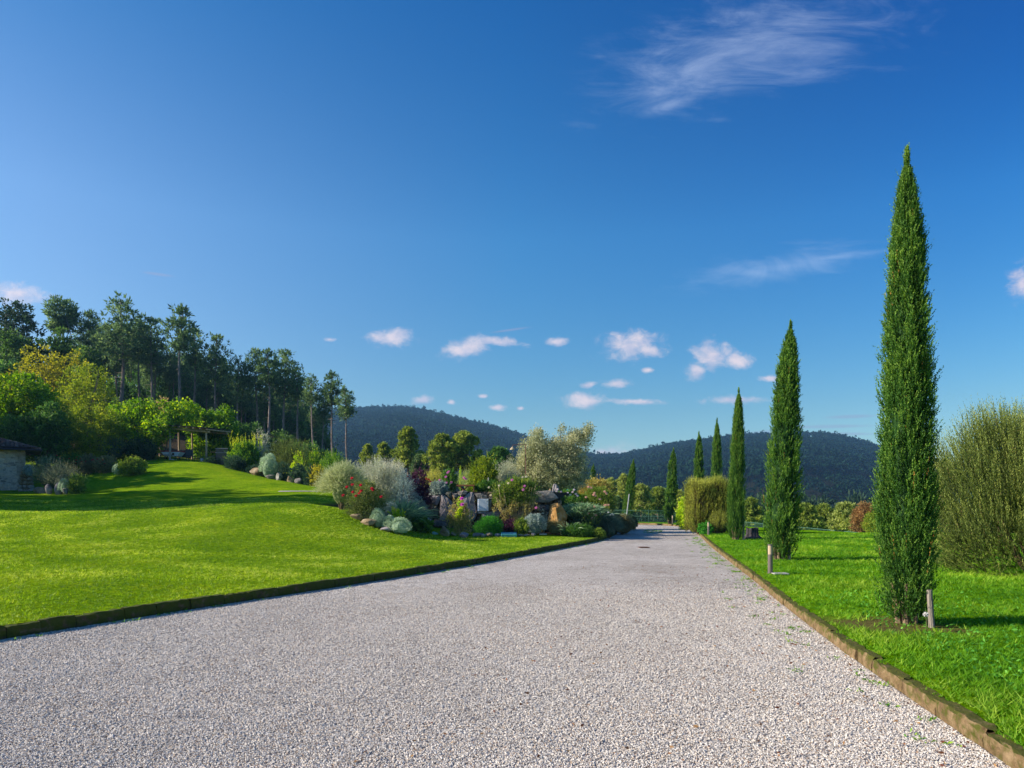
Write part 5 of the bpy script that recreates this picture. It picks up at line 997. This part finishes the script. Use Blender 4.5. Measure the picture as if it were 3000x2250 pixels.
# lounger, lamp, posts on the terrace
def lounger():
    d = 32.3; x0 = wx(1006,d); z0 = wz(1060,d); r = thing('wooden_lounger','orange brown folding wooden lounger on the terrace behind the wall','lounger',(x0,d,z0)); wd = plain('oiled_wood',(.42,.16,.06),.5,0,.25); m = MB()
    for i in range(12): m.box((-.34+i*.066,.0,.27),(.05,.55,.02))
    m.obj('seat',wd,r); m = MB(); m.box((0,-.28,.245),(.84,.03,.06)); m.box((0,.28,.245),(.84,.03,.06)); m.obj('frame',wd,r)
    for a,b in ((-.34,.12),(.12,-.3)):
        for y in (-.24,.24): m = MB(); m.tube([(a,y,.24),(b,y,-.15)],.018,5); m.obj('leg',wd,r)
    for y in (-.26,.26): m = MB(); m.box((.39,y,.03),(.035,.035,.44)); m.obj('leg',wd,r)
lounger()
def garden_lamp():
    d = 36.; x0 = wx(1134.5,d); z0 = G(x0,d); r = thing('garden_lamp','thin rusty pole lamp with side arm left of the olive tree','lamp',(x0,d-1.2,z0)); d = 34.8; H = wz(960,d)-z0; rm = plain('rusty_steel',(.16,.07,.05),.7)
    m = MB(); m.tube([(0,0,0),(0,0,H)],.025,6); m.obj('pole',rm,r); m = MB(); m.tube([(0,0,H),(wx(1107,d)-wx(1134.5,d),0,H-.03)],.016,6); m.tube([(wx(1107,d)-wx(1134.5,d),0,H-.03),(wx(1106,d)-wx(1134.5,d),0,H-.12)],.014,6); m.obj('arm',rm,r)
    m = MB(); m.lathe((wx(1106,d)-wx(1134.5,d),0,H-.27),[(.135,0),(.12,.05),(.06,.11),(.025,.15),(.01,.16)],16); m.lathe((wx(1106,d)-wx(1134.5,d),0,H-.27),[(.01,.0),(.13,.0)],16); m.obj('lamp_shade',plain('cream_enamel',(.45,.36,.22),.5),r)
garden_lamp()
m = MB(); m.tube([(0,0,0),(0,0,.75)],.03,6); tag(m.obj('marker_post',plain('grey_post',(.38,.36,.36)),loc=(wx(1055,34),34,G(wx(1055,34),34))),'short pale grey post on the terrace before the grey twiggy shrub','post')

# ------------------------------------------------------------------ middle distance pines beyond the garden
PINEB = leafmat('sunlit_pine_needles', (.03,.055,.015), (.17,.23,.045), (.42,.46,.12), .35, .5)
PINEL = leafmat('pale_sunlit_pine_needles', (.05,.08,.02), (.24,.29,.07), (.50,.52,.19), .35, .5)
def puffy(name,label,x0,x1,ytop,d,mat,seed,n,zb,layers=7,wide=1.0,cat='pine',base=.2,conic=.5,yb=None):
    if yb: zb = wz(yb,d)
    loc, w, h = pl(x0,x1,ytop,d,zb); root = thing(name,label,cat,loc); rg = np.random.default_rng(seed); m = MB(); m.tube([(0,0,0),(.05,0,h*.5),(0,0,h*.93)],[.14*h/7,.1*h/7,.03],7); B = []
    nb = layers*6
    for k in range(nb):
        f = (k+.5)/nb; a = k*2.4; R = w/2*(1-f)**conic*(.65+.35*min(1,f*4))*rg.uniform(.5,1.35); z = h*(base+(1-base)*f*.93); e = np.array([cos(a)*R,sin(a)*R,z]); m.tube([(0,0,z-.2*R),e],[.05,.02],4,cap=False); s_ = w*.085*rg.uniform(.6,1.5); B.append((*e,s_*1.2,s_*1.2,s_*.7))
    B.append((0,0,h*.93,w*.16,w*.16,h*.07)); m.obj('trunk',BARK,root); Lf = Leaves(seed); Lf.crown(B,n,.24,.10,clump=.10,per=9,up=.7,out=.9,inner=.25,shade=(.0,1)); Lf.obj('crown',mat,root); return root
puffy('pine_tree','yellow green conical young pine in front of the left far hill',848,914,925,72,PINEB,300,14000,None,yb=1030)
puffy('pine_tree','broad bushy yellow green pine, left half of the pair by the terrace',918,992,940,66,PINEB,301,16000,None,yb=1035,conic=.35)
puffy('pine_tree','broad bushy pine, right half of the pair, darker on its right side',966,1036,934,68,PINEB,302,16000,None,yb=1035,conic=.35)
puffy('pine_tree','small low pine left of the conical young pine',812,846,958,76,PINEB,303,6000,None,yb=1020)
puffy('pine_tree','smallest pine tip showing above the silver shrub',776,812,962,78,PINEB,304,5000,None,yb=1020)
puffy('pine_tree','dark low pine filling between the young pine and the bushy pair',884,930,985,70,PINEM,305,6000,None,yb=1040)
puffy('pine_tree','dark rounded tree with bright top behind the grey twiggy shrub',1050,1108,969,62,DKGR,306,9000,None,yb=1040,conic=.3)
for i,(a,b,yt,d,mt,lb,yb) in enumerate([(1302,1336,1034,80,PINEL,'small pale pine right of the orange shrub',1110),(1332,1362,1026,78,PINEL,'narrow pale pine behind the leaning small cypress',1115),(1362,1408,1047,74,PINEL,'round pale sunlit pine behind the green fence, left one',1118),(1396,1446,1054,76,PINEB,'sunlit round pine behind the green fence, right one',1120),
   (1455,1480,1060,80,PINEL,'pale pine tip between the third cypress and the clipped rosemary',1118),(1606,1640,1078,62,PINEB,'yellow green small pine between the stump and leaning cypress',1142),(1714,1766,1090,60,PINEB,'pine directly right of the leaning cypress beyond the lawn',1150),(1758,1802,1092,62,PINEB,'middle dark shaded pine of the row beyond the right lawn',1150),
   (1796,1856,1088,58,PINEL,'largest pale pine of the row beyond the right lawn',1158),(1276,1310,1050,72,PINEB,'low green pine half hidden by the salmon rose bush',1110),(1322,1345,1075,70,PINEM,'dark low pine under the narrow pale pine',1120)]):
    puffy('pine_tree',lb,a,b,yt,d,mt,310+i,7000,None,yb=yb,conic=.35,base=.15)
broad_tree('autumn_tree','red brown autumn tree beside the big right cypress','tree',1838,1896,1084,52,REDL,330,7000,.13,.08,[(0,0,.55,.85,.85,.42),(-.4,0,.4,.5,.6,.35),(.3,0,.7,.4,.4,.3)],.08,.22,12,zb=wz(1156,52))
broad_tree('autumn_tree','yellow green bush mixed before the red brown tree','tree',1866,1920,1102,50,YGRN,331,5000,.12,.07,ROUND,.06,.2,12,zb=wz(1158,50))
# belt of trees in the valley, below the hill
def valley():
    rg = np.random.default_rng(71); base = None
    for i in range(46):
        px = 900+ i*30+rg.uniform(-10,10); d = rg.uniform(120,210); x = wx(px,d); z = -20 if d > 150 else G(x,d)-1
        yt = rg.uniform(1068,1092) if px > 1250 else rg.uniform(1020,1060); h = wz(yt,d)-z
        if base is None or i < 3:
            o = broad_tree('valley_tree','dark tree in the valley below the far hills','tree',px-26,px+26,yt,d,OAKD,400+i,4000,.6,.4,ROUND,.2,.8,16,zb=z); o['group'] = 'dark trees in the valley'; base = (base or [])+[(o,h,52/F*d)]
        else:
            s0,h0,w0 = base[i%3]; w = 52/F*d*rg.uniform(.9,1.5); o = copy_tree(s0,(x,d,z),rg.uniform(0,6),w/w0,None,'dark trees in the valley',h/h0)
valley()

# ------------------------------------------------------------------ cypresses
CYP = leafmat('cypress_leaf', (.015,.05,.010), (.05,.125,.02), (.17,.28,.045), .3, 1.6, .6, .15)
def cypress_mesh(seed, n, m_, L, Wd, R0=.43, H=6.3, shl=1.0):
    rg = np.random.default_rng(seed); root = thing('cypress_tree','','cypress',(0,0,0)); t = rg.random(n)**.85; prof_t = [0,.03,.08,.2,.4,.56,.69,.81,.93,.975,1.0]; prof_r = [.72,.84,.95,1.0,.90,.80,.69,.55,.30,.12,.0]
    nc = n//14; tc = rg.random(nc)**.85; ac = rg.uniform(0,2*pi,nc); oc = rg.uniform(-.32,.10,nc); ci = rg.integers(nc,size=n); g_ = rg.random(n); sp_ = (.16+.10*rg.random(nc))[ci]
    t = np.clip(tc[ci]+(g_-.5)*.085,0,1); a = ac[ci]+rg.normal(size=n)*sp_*(1.15-.75*g_); r = R0*np.interp(t,prof_t,prof_r); zz = .17+t*(H-.17)
    fl = 1+.16*np.sin(a*5+np.sin(zz*1.3+seed)*1.6+seed)*np.sin(zz*2.1+a*2+seed)+.10*np.sin(a*9+zz*3.1); rr = r*fl*(1+oc[ci]+.16*(g_-.6))*(1-.30*rg.random(n)**2)
    P = np.stack([np.cos(a)*rr,np.sin(a)*rr,zz],-1); D = np.stack([np.cos(a)*.34,np.sin(a)*.34,np.ones(n)],-1)+rg.normal(size=(n,3))*.20; Ls = rg.uniform(.16,.34,n)*shl*(.8+.2*(1-t)); D[:,:2] *= (1-.75*t[:,None]**8); P[:,2] += np.where(t > .985, rg.uniform(0,.17,n), 0); out = rg.random(n) < .03; D[out,:2] *= 1.6; Ls[out] *= 1.35
    P[:,2] -= Ls*.55; Lf = Leaves(seed); q_ = g_ < .5; Lf.shoots(P[q_],D[q_],Ls[q_],m_,L,Wd,.55,0,.35,0,.7); Lf.shoots(P[~q_],D[~q_],Ls[~q_],m_,L,Wd,.55,0,.35,.15,1.1);  # inner sprays of each flame get darker leaf colours: shade painted in
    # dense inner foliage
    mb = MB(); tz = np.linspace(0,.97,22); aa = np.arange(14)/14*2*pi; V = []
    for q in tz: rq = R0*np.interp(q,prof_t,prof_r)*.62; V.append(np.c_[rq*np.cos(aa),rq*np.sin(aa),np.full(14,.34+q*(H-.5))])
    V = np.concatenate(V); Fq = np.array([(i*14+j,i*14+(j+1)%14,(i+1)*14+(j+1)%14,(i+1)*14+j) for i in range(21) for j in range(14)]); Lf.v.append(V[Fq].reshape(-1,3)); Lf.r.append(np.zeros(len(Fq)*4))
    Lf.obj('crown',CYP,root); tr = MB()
    for k in range(6): b = k/6*6.28; tr.tube([(cos(b)*.10,sin(b)*.10,-.05),(cos(b)*.13,sin(b)*.12,.2),(cos(b)*.2,sin(b)*.2,.55)],[.045,.035,.02],6)
    tr.tube([(0,0,-.05),(0,0,H*.9)],[.09,.02],7); tr.obj('trunk',barkmat('cypress_bark_%d'%seed,(.12,.08,.05),(.34,.24,.16),14),root)
    rd = Leaves(seed+5); k = rg.choice(np.nonzero(t < .86)[0],70); rd.shoots(P[k]*np.array([1.04,1.04,1]),np.stack([np.cos(a[k])*.12,np.sin(a[k])*.12,np.ones(70)],-1),rg.uniform(.2,.45,70),8,.05,.014,.25,0,.3,0,1); o = rd.obj('dry_twigs',leafmat('dry_cypress_twig_%d'%seed,(.16,.08,.02),(.32,.16,.04),None,.2),root); o['kind'] = 'stuff'
    return root
C1 = cypress_mesh(501,15000,11,.036,.018,.325,shl=.62); C2 = cypress_mesh(502,7500,10,.05,.026,.41,shl=.72); C3 = cypress_mesh(503,4200,9,.075,.04,.41,shl=.8)
def put_cyp(src, first, px, ytop, d, pxtop, label, rz=0, wide=1.0, dpy=None):
    x = wx(px,d); z = G(x,d) if dpy is None else wz(dpy,d); H = wz(ytop,d)-z; s_ = H/6.5; ang = math.atan2((pxtop-px)/F*d, H)
    o = src if first else copy_tree(src,(x,d,z),rz); o.location = (x,d,z); o.scale = (wide,wide,s_); o.rotation_euler = (0,ang,0); o['label'] = label; o['group'] = 'cypresses along the drive'
    for c_ in o.children:
        c_.rotation_euler = (0,0,rz)
    return o
put_cyp(C1,True,1958,320,8.62,1960,'tallest cypress, nearest to the camera at the right',0.0,.92)
put_cyp(C2,True,1684,694,18.1,1708,'leaning cypress behind the nearest light bollard',1.0,1.02)
put_cyp(C1,False,1589,838,28.7,1596,'straight cypress beside the charred tree stump',2.2,.98)
put_cyp(C2,False,1547,904,38.8,1549,'slim cypress with bent tip behind the clipped rosemary block, right one',3.0,.80)
put_cyp(C3,True,1511,933,45.0,1510,'cypress behind the left half of the clipped rosemary block',0.0,.86)
put_cyp(C3,False,1447,968,50.8,1455,'third cypress from the left, at the far bend of the drive',2.0,1.0)
put_cyp(C2,False,1353,991,57.0,1369,'leaning cypress left of the green fence with a metal stake',4.0,1.0)
put_cyp(C3,False,1277,1003,50.0,1282,'smallest cypress rising from the orange shrub',5.0,.62,dpy=1075)
def stake(label, px, d, h, mat, lean=0.0, rad=.045, name='support_stake'):
    x = wx(px,d); m = MB(); m.tube([(0,0,-.05),(lean*.5,0,h*.5),(lean,0,h)],[rad,rad*.95,rad*.9],8); tag(m.obj(name,mat,loc=(x,d,G(x,d))),label,'stake','stakes at the cypress feet')
SW = barkmat('stake_wood',(.14,.12,.10),(.36,.31,.26),8)
stake('grey wooden stake against the right foot of the tallest cypress',2013,8.3,.46,SW,-.03,.035); stake('wooden stake at the right foot of the leaning cypress behind the bollard',1705,18.0,.42,SW,0,.045)
stake('thin wooden stake at the right foot of the cypress beside the stump',1606,28.6,1.0,SW,0,.05); stake('tall thin metal stake leaning on the cypress by the green fence',1352,55.5,2.3,plain('grey_metal_stake',(.35,.35,.38),.5),.28,.05)

# clipped rosemary block
def block():
    d = 35.2; loc, w, h = pl(1488,1570,1036,d); r = thing('rosemary_block','clipped square rosemary block with spiky top between the cypresses','rosemary',sunk(loc)); rg = np.random.default_rng(600); N = 5200; f = rg.random(N); P = np.empty((N,3)); hx, hy = w/2*.93, w/2*.95
    s_ = rg.integers(0,10,N); u1 = rg.uniform(-1,1,N); u2 = rg.random(N); D = np.empty((N,3))
    for k in range(10):
        q = s_ == k; n_ = q.sum()
        if k < 3: P[q] = np.c_[u1[q]*hx,rg.uniform(-1,1,n_)*hy,h*(.86+.04*np.sin(u1[q]*4))+rg.uniform(-.1,.02,n_)]; D[q] = (0,0,1)
        elif k < 6: P[q] = np.c_[u1[q]*hx,-hy*(1-.3*(u2[q]<.25)),u2[q]*h*.86]; D[q] = (0,-.45,.9)
        elif k < 8: P[q] = np.c_[-hx*np.ones(n_),u1[q]*hy,u2[q]*h*.86]; D[q] = (-.3,0,1)
        else: P[q] = np.c_[hx*np.ones(n_),u1[q]*hy,u2[q]*h*.86]; D[q] = (.3,0,1)
    ctr = np.array([0,0,h*.45]); hole = (np.sin(P[:,0]*4.1+1)*np.sin(P[:,2]*3.3)+.4*np.sin(P[:,0]*9) > .55) & (s_ >= 3) & (s_ < 6); P[hole] = ctr+(P[hole]-ctr)*.72; P = ctr+(P-ctr)*rg.uniform(.9,1.02,(N,1))
    D = D+rg.normal(size=D.shape)*.16; Lf = Leaves(601); Lf.shoots(P,D,rg.uniform(.22,.48,N)*(1+.3*(P[:,2]>h*.8)),9,.10,.032,.45,0,.4,0,1)
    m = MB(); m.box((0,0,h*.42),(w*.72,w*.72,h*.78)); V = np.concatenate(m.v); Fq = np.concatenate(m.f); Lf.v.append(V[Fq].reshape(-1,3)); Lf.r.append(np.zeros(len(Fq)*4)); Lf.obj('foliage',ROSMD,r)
    m = MB()
    for i in range(10): m.tube([(rg.uniform(-.3,.3),rg.uniform(-.3,.3),0),(rg.uniform(-.6,.6),-hy*.8,h*.4),(rg.uniform(-.8,.8),-hy*.9,h*.6)],[.04,.03,.015],5,cap=False)
    m.obj('stem',STEMW,r)
block()
shrub('ivy_bush','pale variegated leafy bush left of the clipped rosemary block','bush',1462,1496,1068,42,LAURY,602,'leaf',6000,.11,.075)
shrub('rosemary_bush','ragged dark lower rosemary at the right foot of the clipped block','rosemary',1528,1574,1104,33.6,ROSMD,603,'spike',3500,.08,.022,sl=.4,out=.4)
shrub('low_bush','low green leafy plants at the left foot of the clipped block','plant',1508,1540,1126,33.4,GRNB,604,'leaf',1500,.07,.05,stems=False)
# the big rosemary at the right edge
def bigros():
    d = 14.9; x0 = wx(2240,d); z0 = G(x0,d); r = thing('large_rosemary','huge upright olive green rosemary bush at the right edge','rosemary',(x0,d,z0-.05)); rg = np.random.default_rng(610); N = 7500
    U = unit(rg.normal(size=(N,3))+np.array([0,-.2,.1])); U[:,2] = np.where(U[:,2] < -.75, -U[:,2], U[:,2]); H = 3.9; rx = 2.15; C0 = np.array([0,0,1.85]); P = C0+U*np.array([rx,rx*.85,1.7])*(1-.28*rg.random((N,1))**1.5)*(1+.13*lumpy(U,np.random.default_rng(3),3.0))[:,None]
    D = np.stack([U[:,0]*.42,U[:,1]*.42,.95+0*U[:,2]],-1)+rg.normal(size=(N,3))*.12; low = P[:,2] < .7; D[low,2] *= .45; SL = rg.uniform(.5,.95,N)*(1+.5*(U[:,2] > .4)*rg.random(N)); P = P-unit(D)*SL[:,None]*.55
    N2 = 1300; a2 = rg.uniform(0,6.28,N2); q2 = np.sqrt(rg.random(N2))*.35+.62; P2 = np.stack([np.cos(a2)*rx*q2,np.sin(a2)*rx*.85*q2,rg.uniform(.05,.9,N2)],-1); D2_ = np.stack([np.cos(a2)*.9,np.sin(a2)*.9,rg.uniform(.1,.9,N2)],-1)+rg.normal(size=(N2,3))*.25; P2 -= unit(D2_)*.3
    P = np.r_[P,P2]; D = np.r_[D,D2_]; SL = np.r_[SL,rg.uniform(.35,.65,N2)]; N += N2
    Lf = Leaves(611); Lf.core(tuple(C0),(rx*.66,rx*.6,1.15)); Lf.shoots(P,D,SL,26,.075,.020,.45,0,.5,-.15,1.1,start=.1); Lf.obj('foliage',ROSM,r); m = MB()  # colour range widened at both ends: shading contrast painted into the shoots
    for i in range(16): a = rg.uniform(0,6.28); m.tube([(cos(a)*.15,sin(a)*.15,0),(cos(a)*.5,sin(a)*.5,.6),(cos(a)*.9,sin(a)*.8,1.4)],[.04,.025,.01],5,cap=False)
    m.obj('stem',STEMW,r); tw = rg.choice(N,500); Lt = Leaves(612); Lt.shoots(P[tw]+unit(D[tw])*SL[tw,None]*.45,D[tw],SL[tw]*.55,10,.04,.01,.5,0,.5,0,1); o = Lt.obj('reddish_tips',leafmat('reddish_tip',(.16,.10,.05),(.30,.19,.10),None,.25),r); o['kind'] = 'stuff'
bigros()
# stump
def stump():
    d = 29.4; x0 = wx(1625,d); r = MB(); n = 28; a = np.arange(n)/n*2*pi; rg = np.random.default_rng(5); V = []; fl = 1+.10*np.sin(a*6+1)+.06*np.sin(a*11)
    for z,q in [(-.05,.40),(.04,.36),(.14,.27),(.28,.245),(.42,.255),(.455,.24)]: V.append(np.c_[np.cos(a)*q*(1+(fl-1)*(2 if z < .1 else 1)),np.sin(a)*q*fl,np.full(n,z)+(.03*np.sin(a*3) if z > .4 else 0)])
    for q,z in [(.15,.40),(.03,.36)]: V.append(np.c_[np.cos(a)*q,np.sin(a)*q,np.full(n,z)+rg.normal(size=n)*.01])
    r.add(np.concatenate(V),[(i*n+j,i*n+(j+1)%n,(i+1)*n+(j+1)%n,(i+1)*n+j) for i in range(7) for j in range(n)])
    tag(r.obj('tree_stump',barkmat('charred_bark',(.012,.012,.014),(.10,.09,.10),12),loc=(x0,d,G(x0,d))),'dark charred tree stump on the grass right of a cypress','stump')
    m = MB(); m.blob((0,0,.02),(.22,.12,.09),4,.2,10); tag(m.obj('rock',RDK,loc=(x0-.32,d-.3,G(x0,d))),'low dark rock leaning on the stump left side','rock')
stump()
# light bollards
def bollard():
    r = thing('light_bollard','','bollard',(0,0,0)); st = plain('brushed_steel',(.20,.165,.15),.4,.5,.12,60); m = MB(); m.lathe((0,0,0),[(.062,0),(.062,.012),(.05,.014),(.05,.40)],24); m.obj('post',st,r)
    m = MB(); m.lathe((0,0,0),[(.046,.40),(.046,.585)],24); m.obj('diffuser',plain('frosted_diffuser',(.48,.36,.24),.35,0,.08),r); m = MB(); m.lathe((0,0,0),[(.051,.585),(.051,.608),(.03,.612),(.001,.612)],24); m.obj('cap',st,r); return r
B0 = bollard(); Bs = [(1664,14.35,'nearest light bollard, steel, with its concrete pad in the grass'),(1530.5,32.2,'middle light bollard on the kerb side grass before the clipped block'),(1453,50.2,'farthest light bollard at the foot of the bend cypress')]
for i,(px,d,lb) in enumerate(Bs):
    x = wx(px,d); l = (x,d,G(x,d)+.02)
    if i == 0: B0.location = l; B0['label'] = lb; B0['group'] = 'light bollards'
    else: copy_tree(B0,l,0,1,lb,'light bollards')
x = wx(1684,14.25); m = MB(); m.box((0,0,0),(.30,.26,.02)); tag(m.obj('concrete_pad',plain('pale_concrete',(.45,.42,.40),.9,0,.15,20),loc=(x,14.25,G(x,14.25)+.03)),'pale square concrete pad under the nearest bollard','pad')
x = wx(1391,24.8); dc = thing('drain_cover','rusty iron drain cover lying in the gravel drive','drain cover',(x,24.8,.004)); m = MB(); m.box((0,0,.01),(.36,.42,.02)); m.obj('plate',plain('rusty_iron_plate',(.12,.06,.04),.8,0,.3,30),dc); m = MB()
for i in range(5): m.box((0,-.16+i*.08,.024),(.28,.025,.008))
m.obj('rib',plain('rusty_iron_rib',(.16,.08,.05),.8),dc)

# ------------------------------------------------------------------ wire fences
FM = plain('green_wire',(.10,.22,.16),.5); FD = plain('dark_green_post',(.05,.12,.09),.5)
def fence(name,label,pts,h,step,group,rails=(.98,.5),cell=.16):
    x0,y0,z0 = pts[0]; r = thing(name,label,'fence',(x0,y0,z0)); P = np.array(pts)-np.array(pts[0]); s_ = np.r_[0,np.cumsum(np.hypot(*np.diff(P[:,:2],axis=0).T))]; at = lambda q: np.array([np.interp(q,s_,P[:,k]) for k in range(3)]); q = 0
    while q <= s_[-1]+.01: m = MB(); p = at(q); m.tube([p-np.array([0,0,.2]),p+np.array([0,0,h+.04])],.025,6); m.obj('post',FD,r); q += step
    for f in rails: m = MB(); m.tube([at(k)+np.array([0,0,h*f]) for k in np.linspace(0,s_[-1],14)],.014,4); m.obj('rail',FM,r)
    m = MB(); q = -h
    while q < s_[-1]:
        for sg in (1,-1):
            a0, a1 = (q,q+h); za, zb_ = (0,h) if sg > 0 else (h,0)
            if a0 < 0: za += (zb_-za)*(-a0)/h; a0 = 0
            if a1 > s_[-1]: f = (s_[-1]-a0)/(a1-a0); zb_ = za+(zb_-za)*f; a1 = s_[-1]
            if a1 > a0: m.tube([at(a0)+np.array([0,0,za]),at(a1)+np.array([0,0,zb_])],.0045,3,cap=False)
        q += cell
    tag(m.obj('wire_mesh',FM,r),kind='stuff'); return r,at,s_
gz = lambda px,d: (wx(px,d),d,G(wx(px,d),d))
r_,at_,s_ = fence('wire_fence','green wire mesh fence with braces across the end of the drive',[gz(1318,57.5),gz(1345,55.8),gz(1376,54.8),gz(1420,54.5),gz(1470,54.5),gz(1500,54.6)],1.0,2.1,None)
for q in (2.1,): 
    p = at_(q)
    for sgn in (-1,1): m = MB(); m.tube([p+np.array([0,0,.8]),at_(q+sgn*.8)],.02,5); m.obj('brace',FM,r_)
pts = [(1600,50,1126),(1655,46,1131),(1716,43,1137),(1780,40.5,1143),(1845,38.5,1149),(1925,36.5,1155)]
fence('wire_fence','low wire mesh fence beyond the right lawn in front of the pines',[(wx(a,b),b,wz(c,b)-1.0) for a,b,c in pts],1.0,2.3,None)

# ------------------------------------------------------------------ small growth and litter on the ground
def weeds():
    rg = np.random.default_rng(90); Lf = Leaves(90); C_ = []
    for i in range(170):
        y = 4.5+28*rg.random()**.9; x = float(KR(y))-.06-abs(rg.normal())*.30; C_.append((x,y,0))
    for i in range(60): y = rg.uniform(37,41); C_.append((wx(rg.uniform(1390,1430),y),y,0))
    for i in range(60): y = rg.uniform(8,30); C_.append((float(KL(y))+.05+abs(rg.normal())*.15,y,0))
    for c_ in C_:
        n_ = int(rg.integers(5,16)); P = np.array(c_)+np.c_[rg.normal(size=(n_,2))*.035,np.full(n_,.008)]; Lf.put(P,rg.normal(size=(n_,3))*np.array([1,1,.3])+np.array([0,0,.5]),rg.uniform(.02,.05,n_)*(1+.02*c_[1]),.014,rg.random(n_))
    tag(Lf.obj('gravel_weeds',leafmat('weed_leaf',(.04,.13,.015),(.09,.2,.02),(.18,.28,.03),.35,1)),'thin green weeds sprouting through the gravel along the kerbs','weeds',kind='stuff')
    Lf = Leaves(91); N = 2600; y = 3.4+rg.random(N)**1.5*8; x = KR(y)+.5+np.abs(rg.normal(size=N))*1.4+.2; P = np.stack([x,y,Z(x,y)+rg.uniform(.0,.045,N)],-1); Lf.put(P,rg.normal(size=(N,3))*np.array([1,1,.25])+np.array([0,0,.3]),rg.uniform(.025,.06,N),rg.uniform(.015,.03,N),rg.random(N))
    tag(Lf.obj('lawn_weeds',leafmat('clover_leaf',(.035,.12,.02),(.06,.2,.025),(.13,.3,.05),.35,1)),'broad leaved clover and weeds in the near right lawn','weeds',kind='stuff')
    Lf = Leaves(92); N = 900; y = 3.6+rg.random(N)**1.3*14; x = KR(y)-rg.random(N)**1.6*4.2-.05; P = np.stack([x,y,np.full(N,.016)],-1); Lf.put(P,rg.normal(size=(N,3))*np.array([1,1,.12]),rg.uniform(.02,.05,N),rg.uniform(.008,.022,N),rg.random(N))
    tag(Lf.obj('fallen_leaves',leafmat('dry_fallen_leaf',(.12,.04,.03),(.24,.11,.05),(.36,.22,.10),.1,1)),'scattered dry brown leaves on the gravel','leaves',kind='stuff')
    d = 8.05; x0 = wx(2000,d); z = G(x0,d); r = thing('dandelion','white dandelion clock on a thin stalk before the tallest cypress','dandelion',(x0,d,z)); m = MB(); m.tube([(0,0,0),(.01,0,.1),(.0,0,.19)],.003,5); m.obj('stalk',STEM,r)
    L2 = Leaves(4); U = unit(np.random.default_rng(1).normal(size=(160,3))); L2.put(np.array([0,0,.2])+U*.004,U,.03,.008,.8); L2.obj('seed_head',plain('seed_fluff',(.7,.68,.66)),r)
weeds()
# wood standing left of the frame: its shade falls across the hut, the slope and the lawn
for i,(x,y,H,w,lb) in enumerate([(-34,28.3,14,6,'tree beyond the left edge nearest to the lawn'),(-39,30.6,15,7,'tree beyond the left edge behind the nearest one'),(-46,34,13,8,'tree beyond the left edge between the lawn and hut'),(-45,40.5,11,7,'tree beyond the left edge level with the hut front'),(-49,45,10,7,'tall tree beyond the left edge level with the hut')]):
    z = G(x,y); px = CX+x/y*F; w2 = w/y*F
    o = broad_tree('shade_tree',lb,'tree',px-w2/2,px+w2/2,HY-(z+H-EYE)/y*F,y,OAKM,700+i,6000,.4,.26,ROUND,.25,.5,16,zb=z); o['group'] = 'trees left of the lawn'

# ------------------------------------------------------------------ air
HAZE = True
if HAZE:
    m = MB(); m.box((0,60,85),(5200,4800,220.0)); t = M('haze_air')[0]; t.node_tree.nodes.clear(); nn = t.node_tree.nodes; v_ = nn.new('ShaderNodeVolumePrincipled'); v_.inputs['Color'].default_value = (.30,.62,1,1); v_.inputs['Density'].default_value = .00021; v_.inputs['Anisotropy'].default_value = .3
    oo = nn.new('ShaderNodeOutputMaterial'); t.node_tree.links.new(v_.outputs[0],oo.inputs['Volume']); o = tag(m.obj('haze',t),kind='stuff')
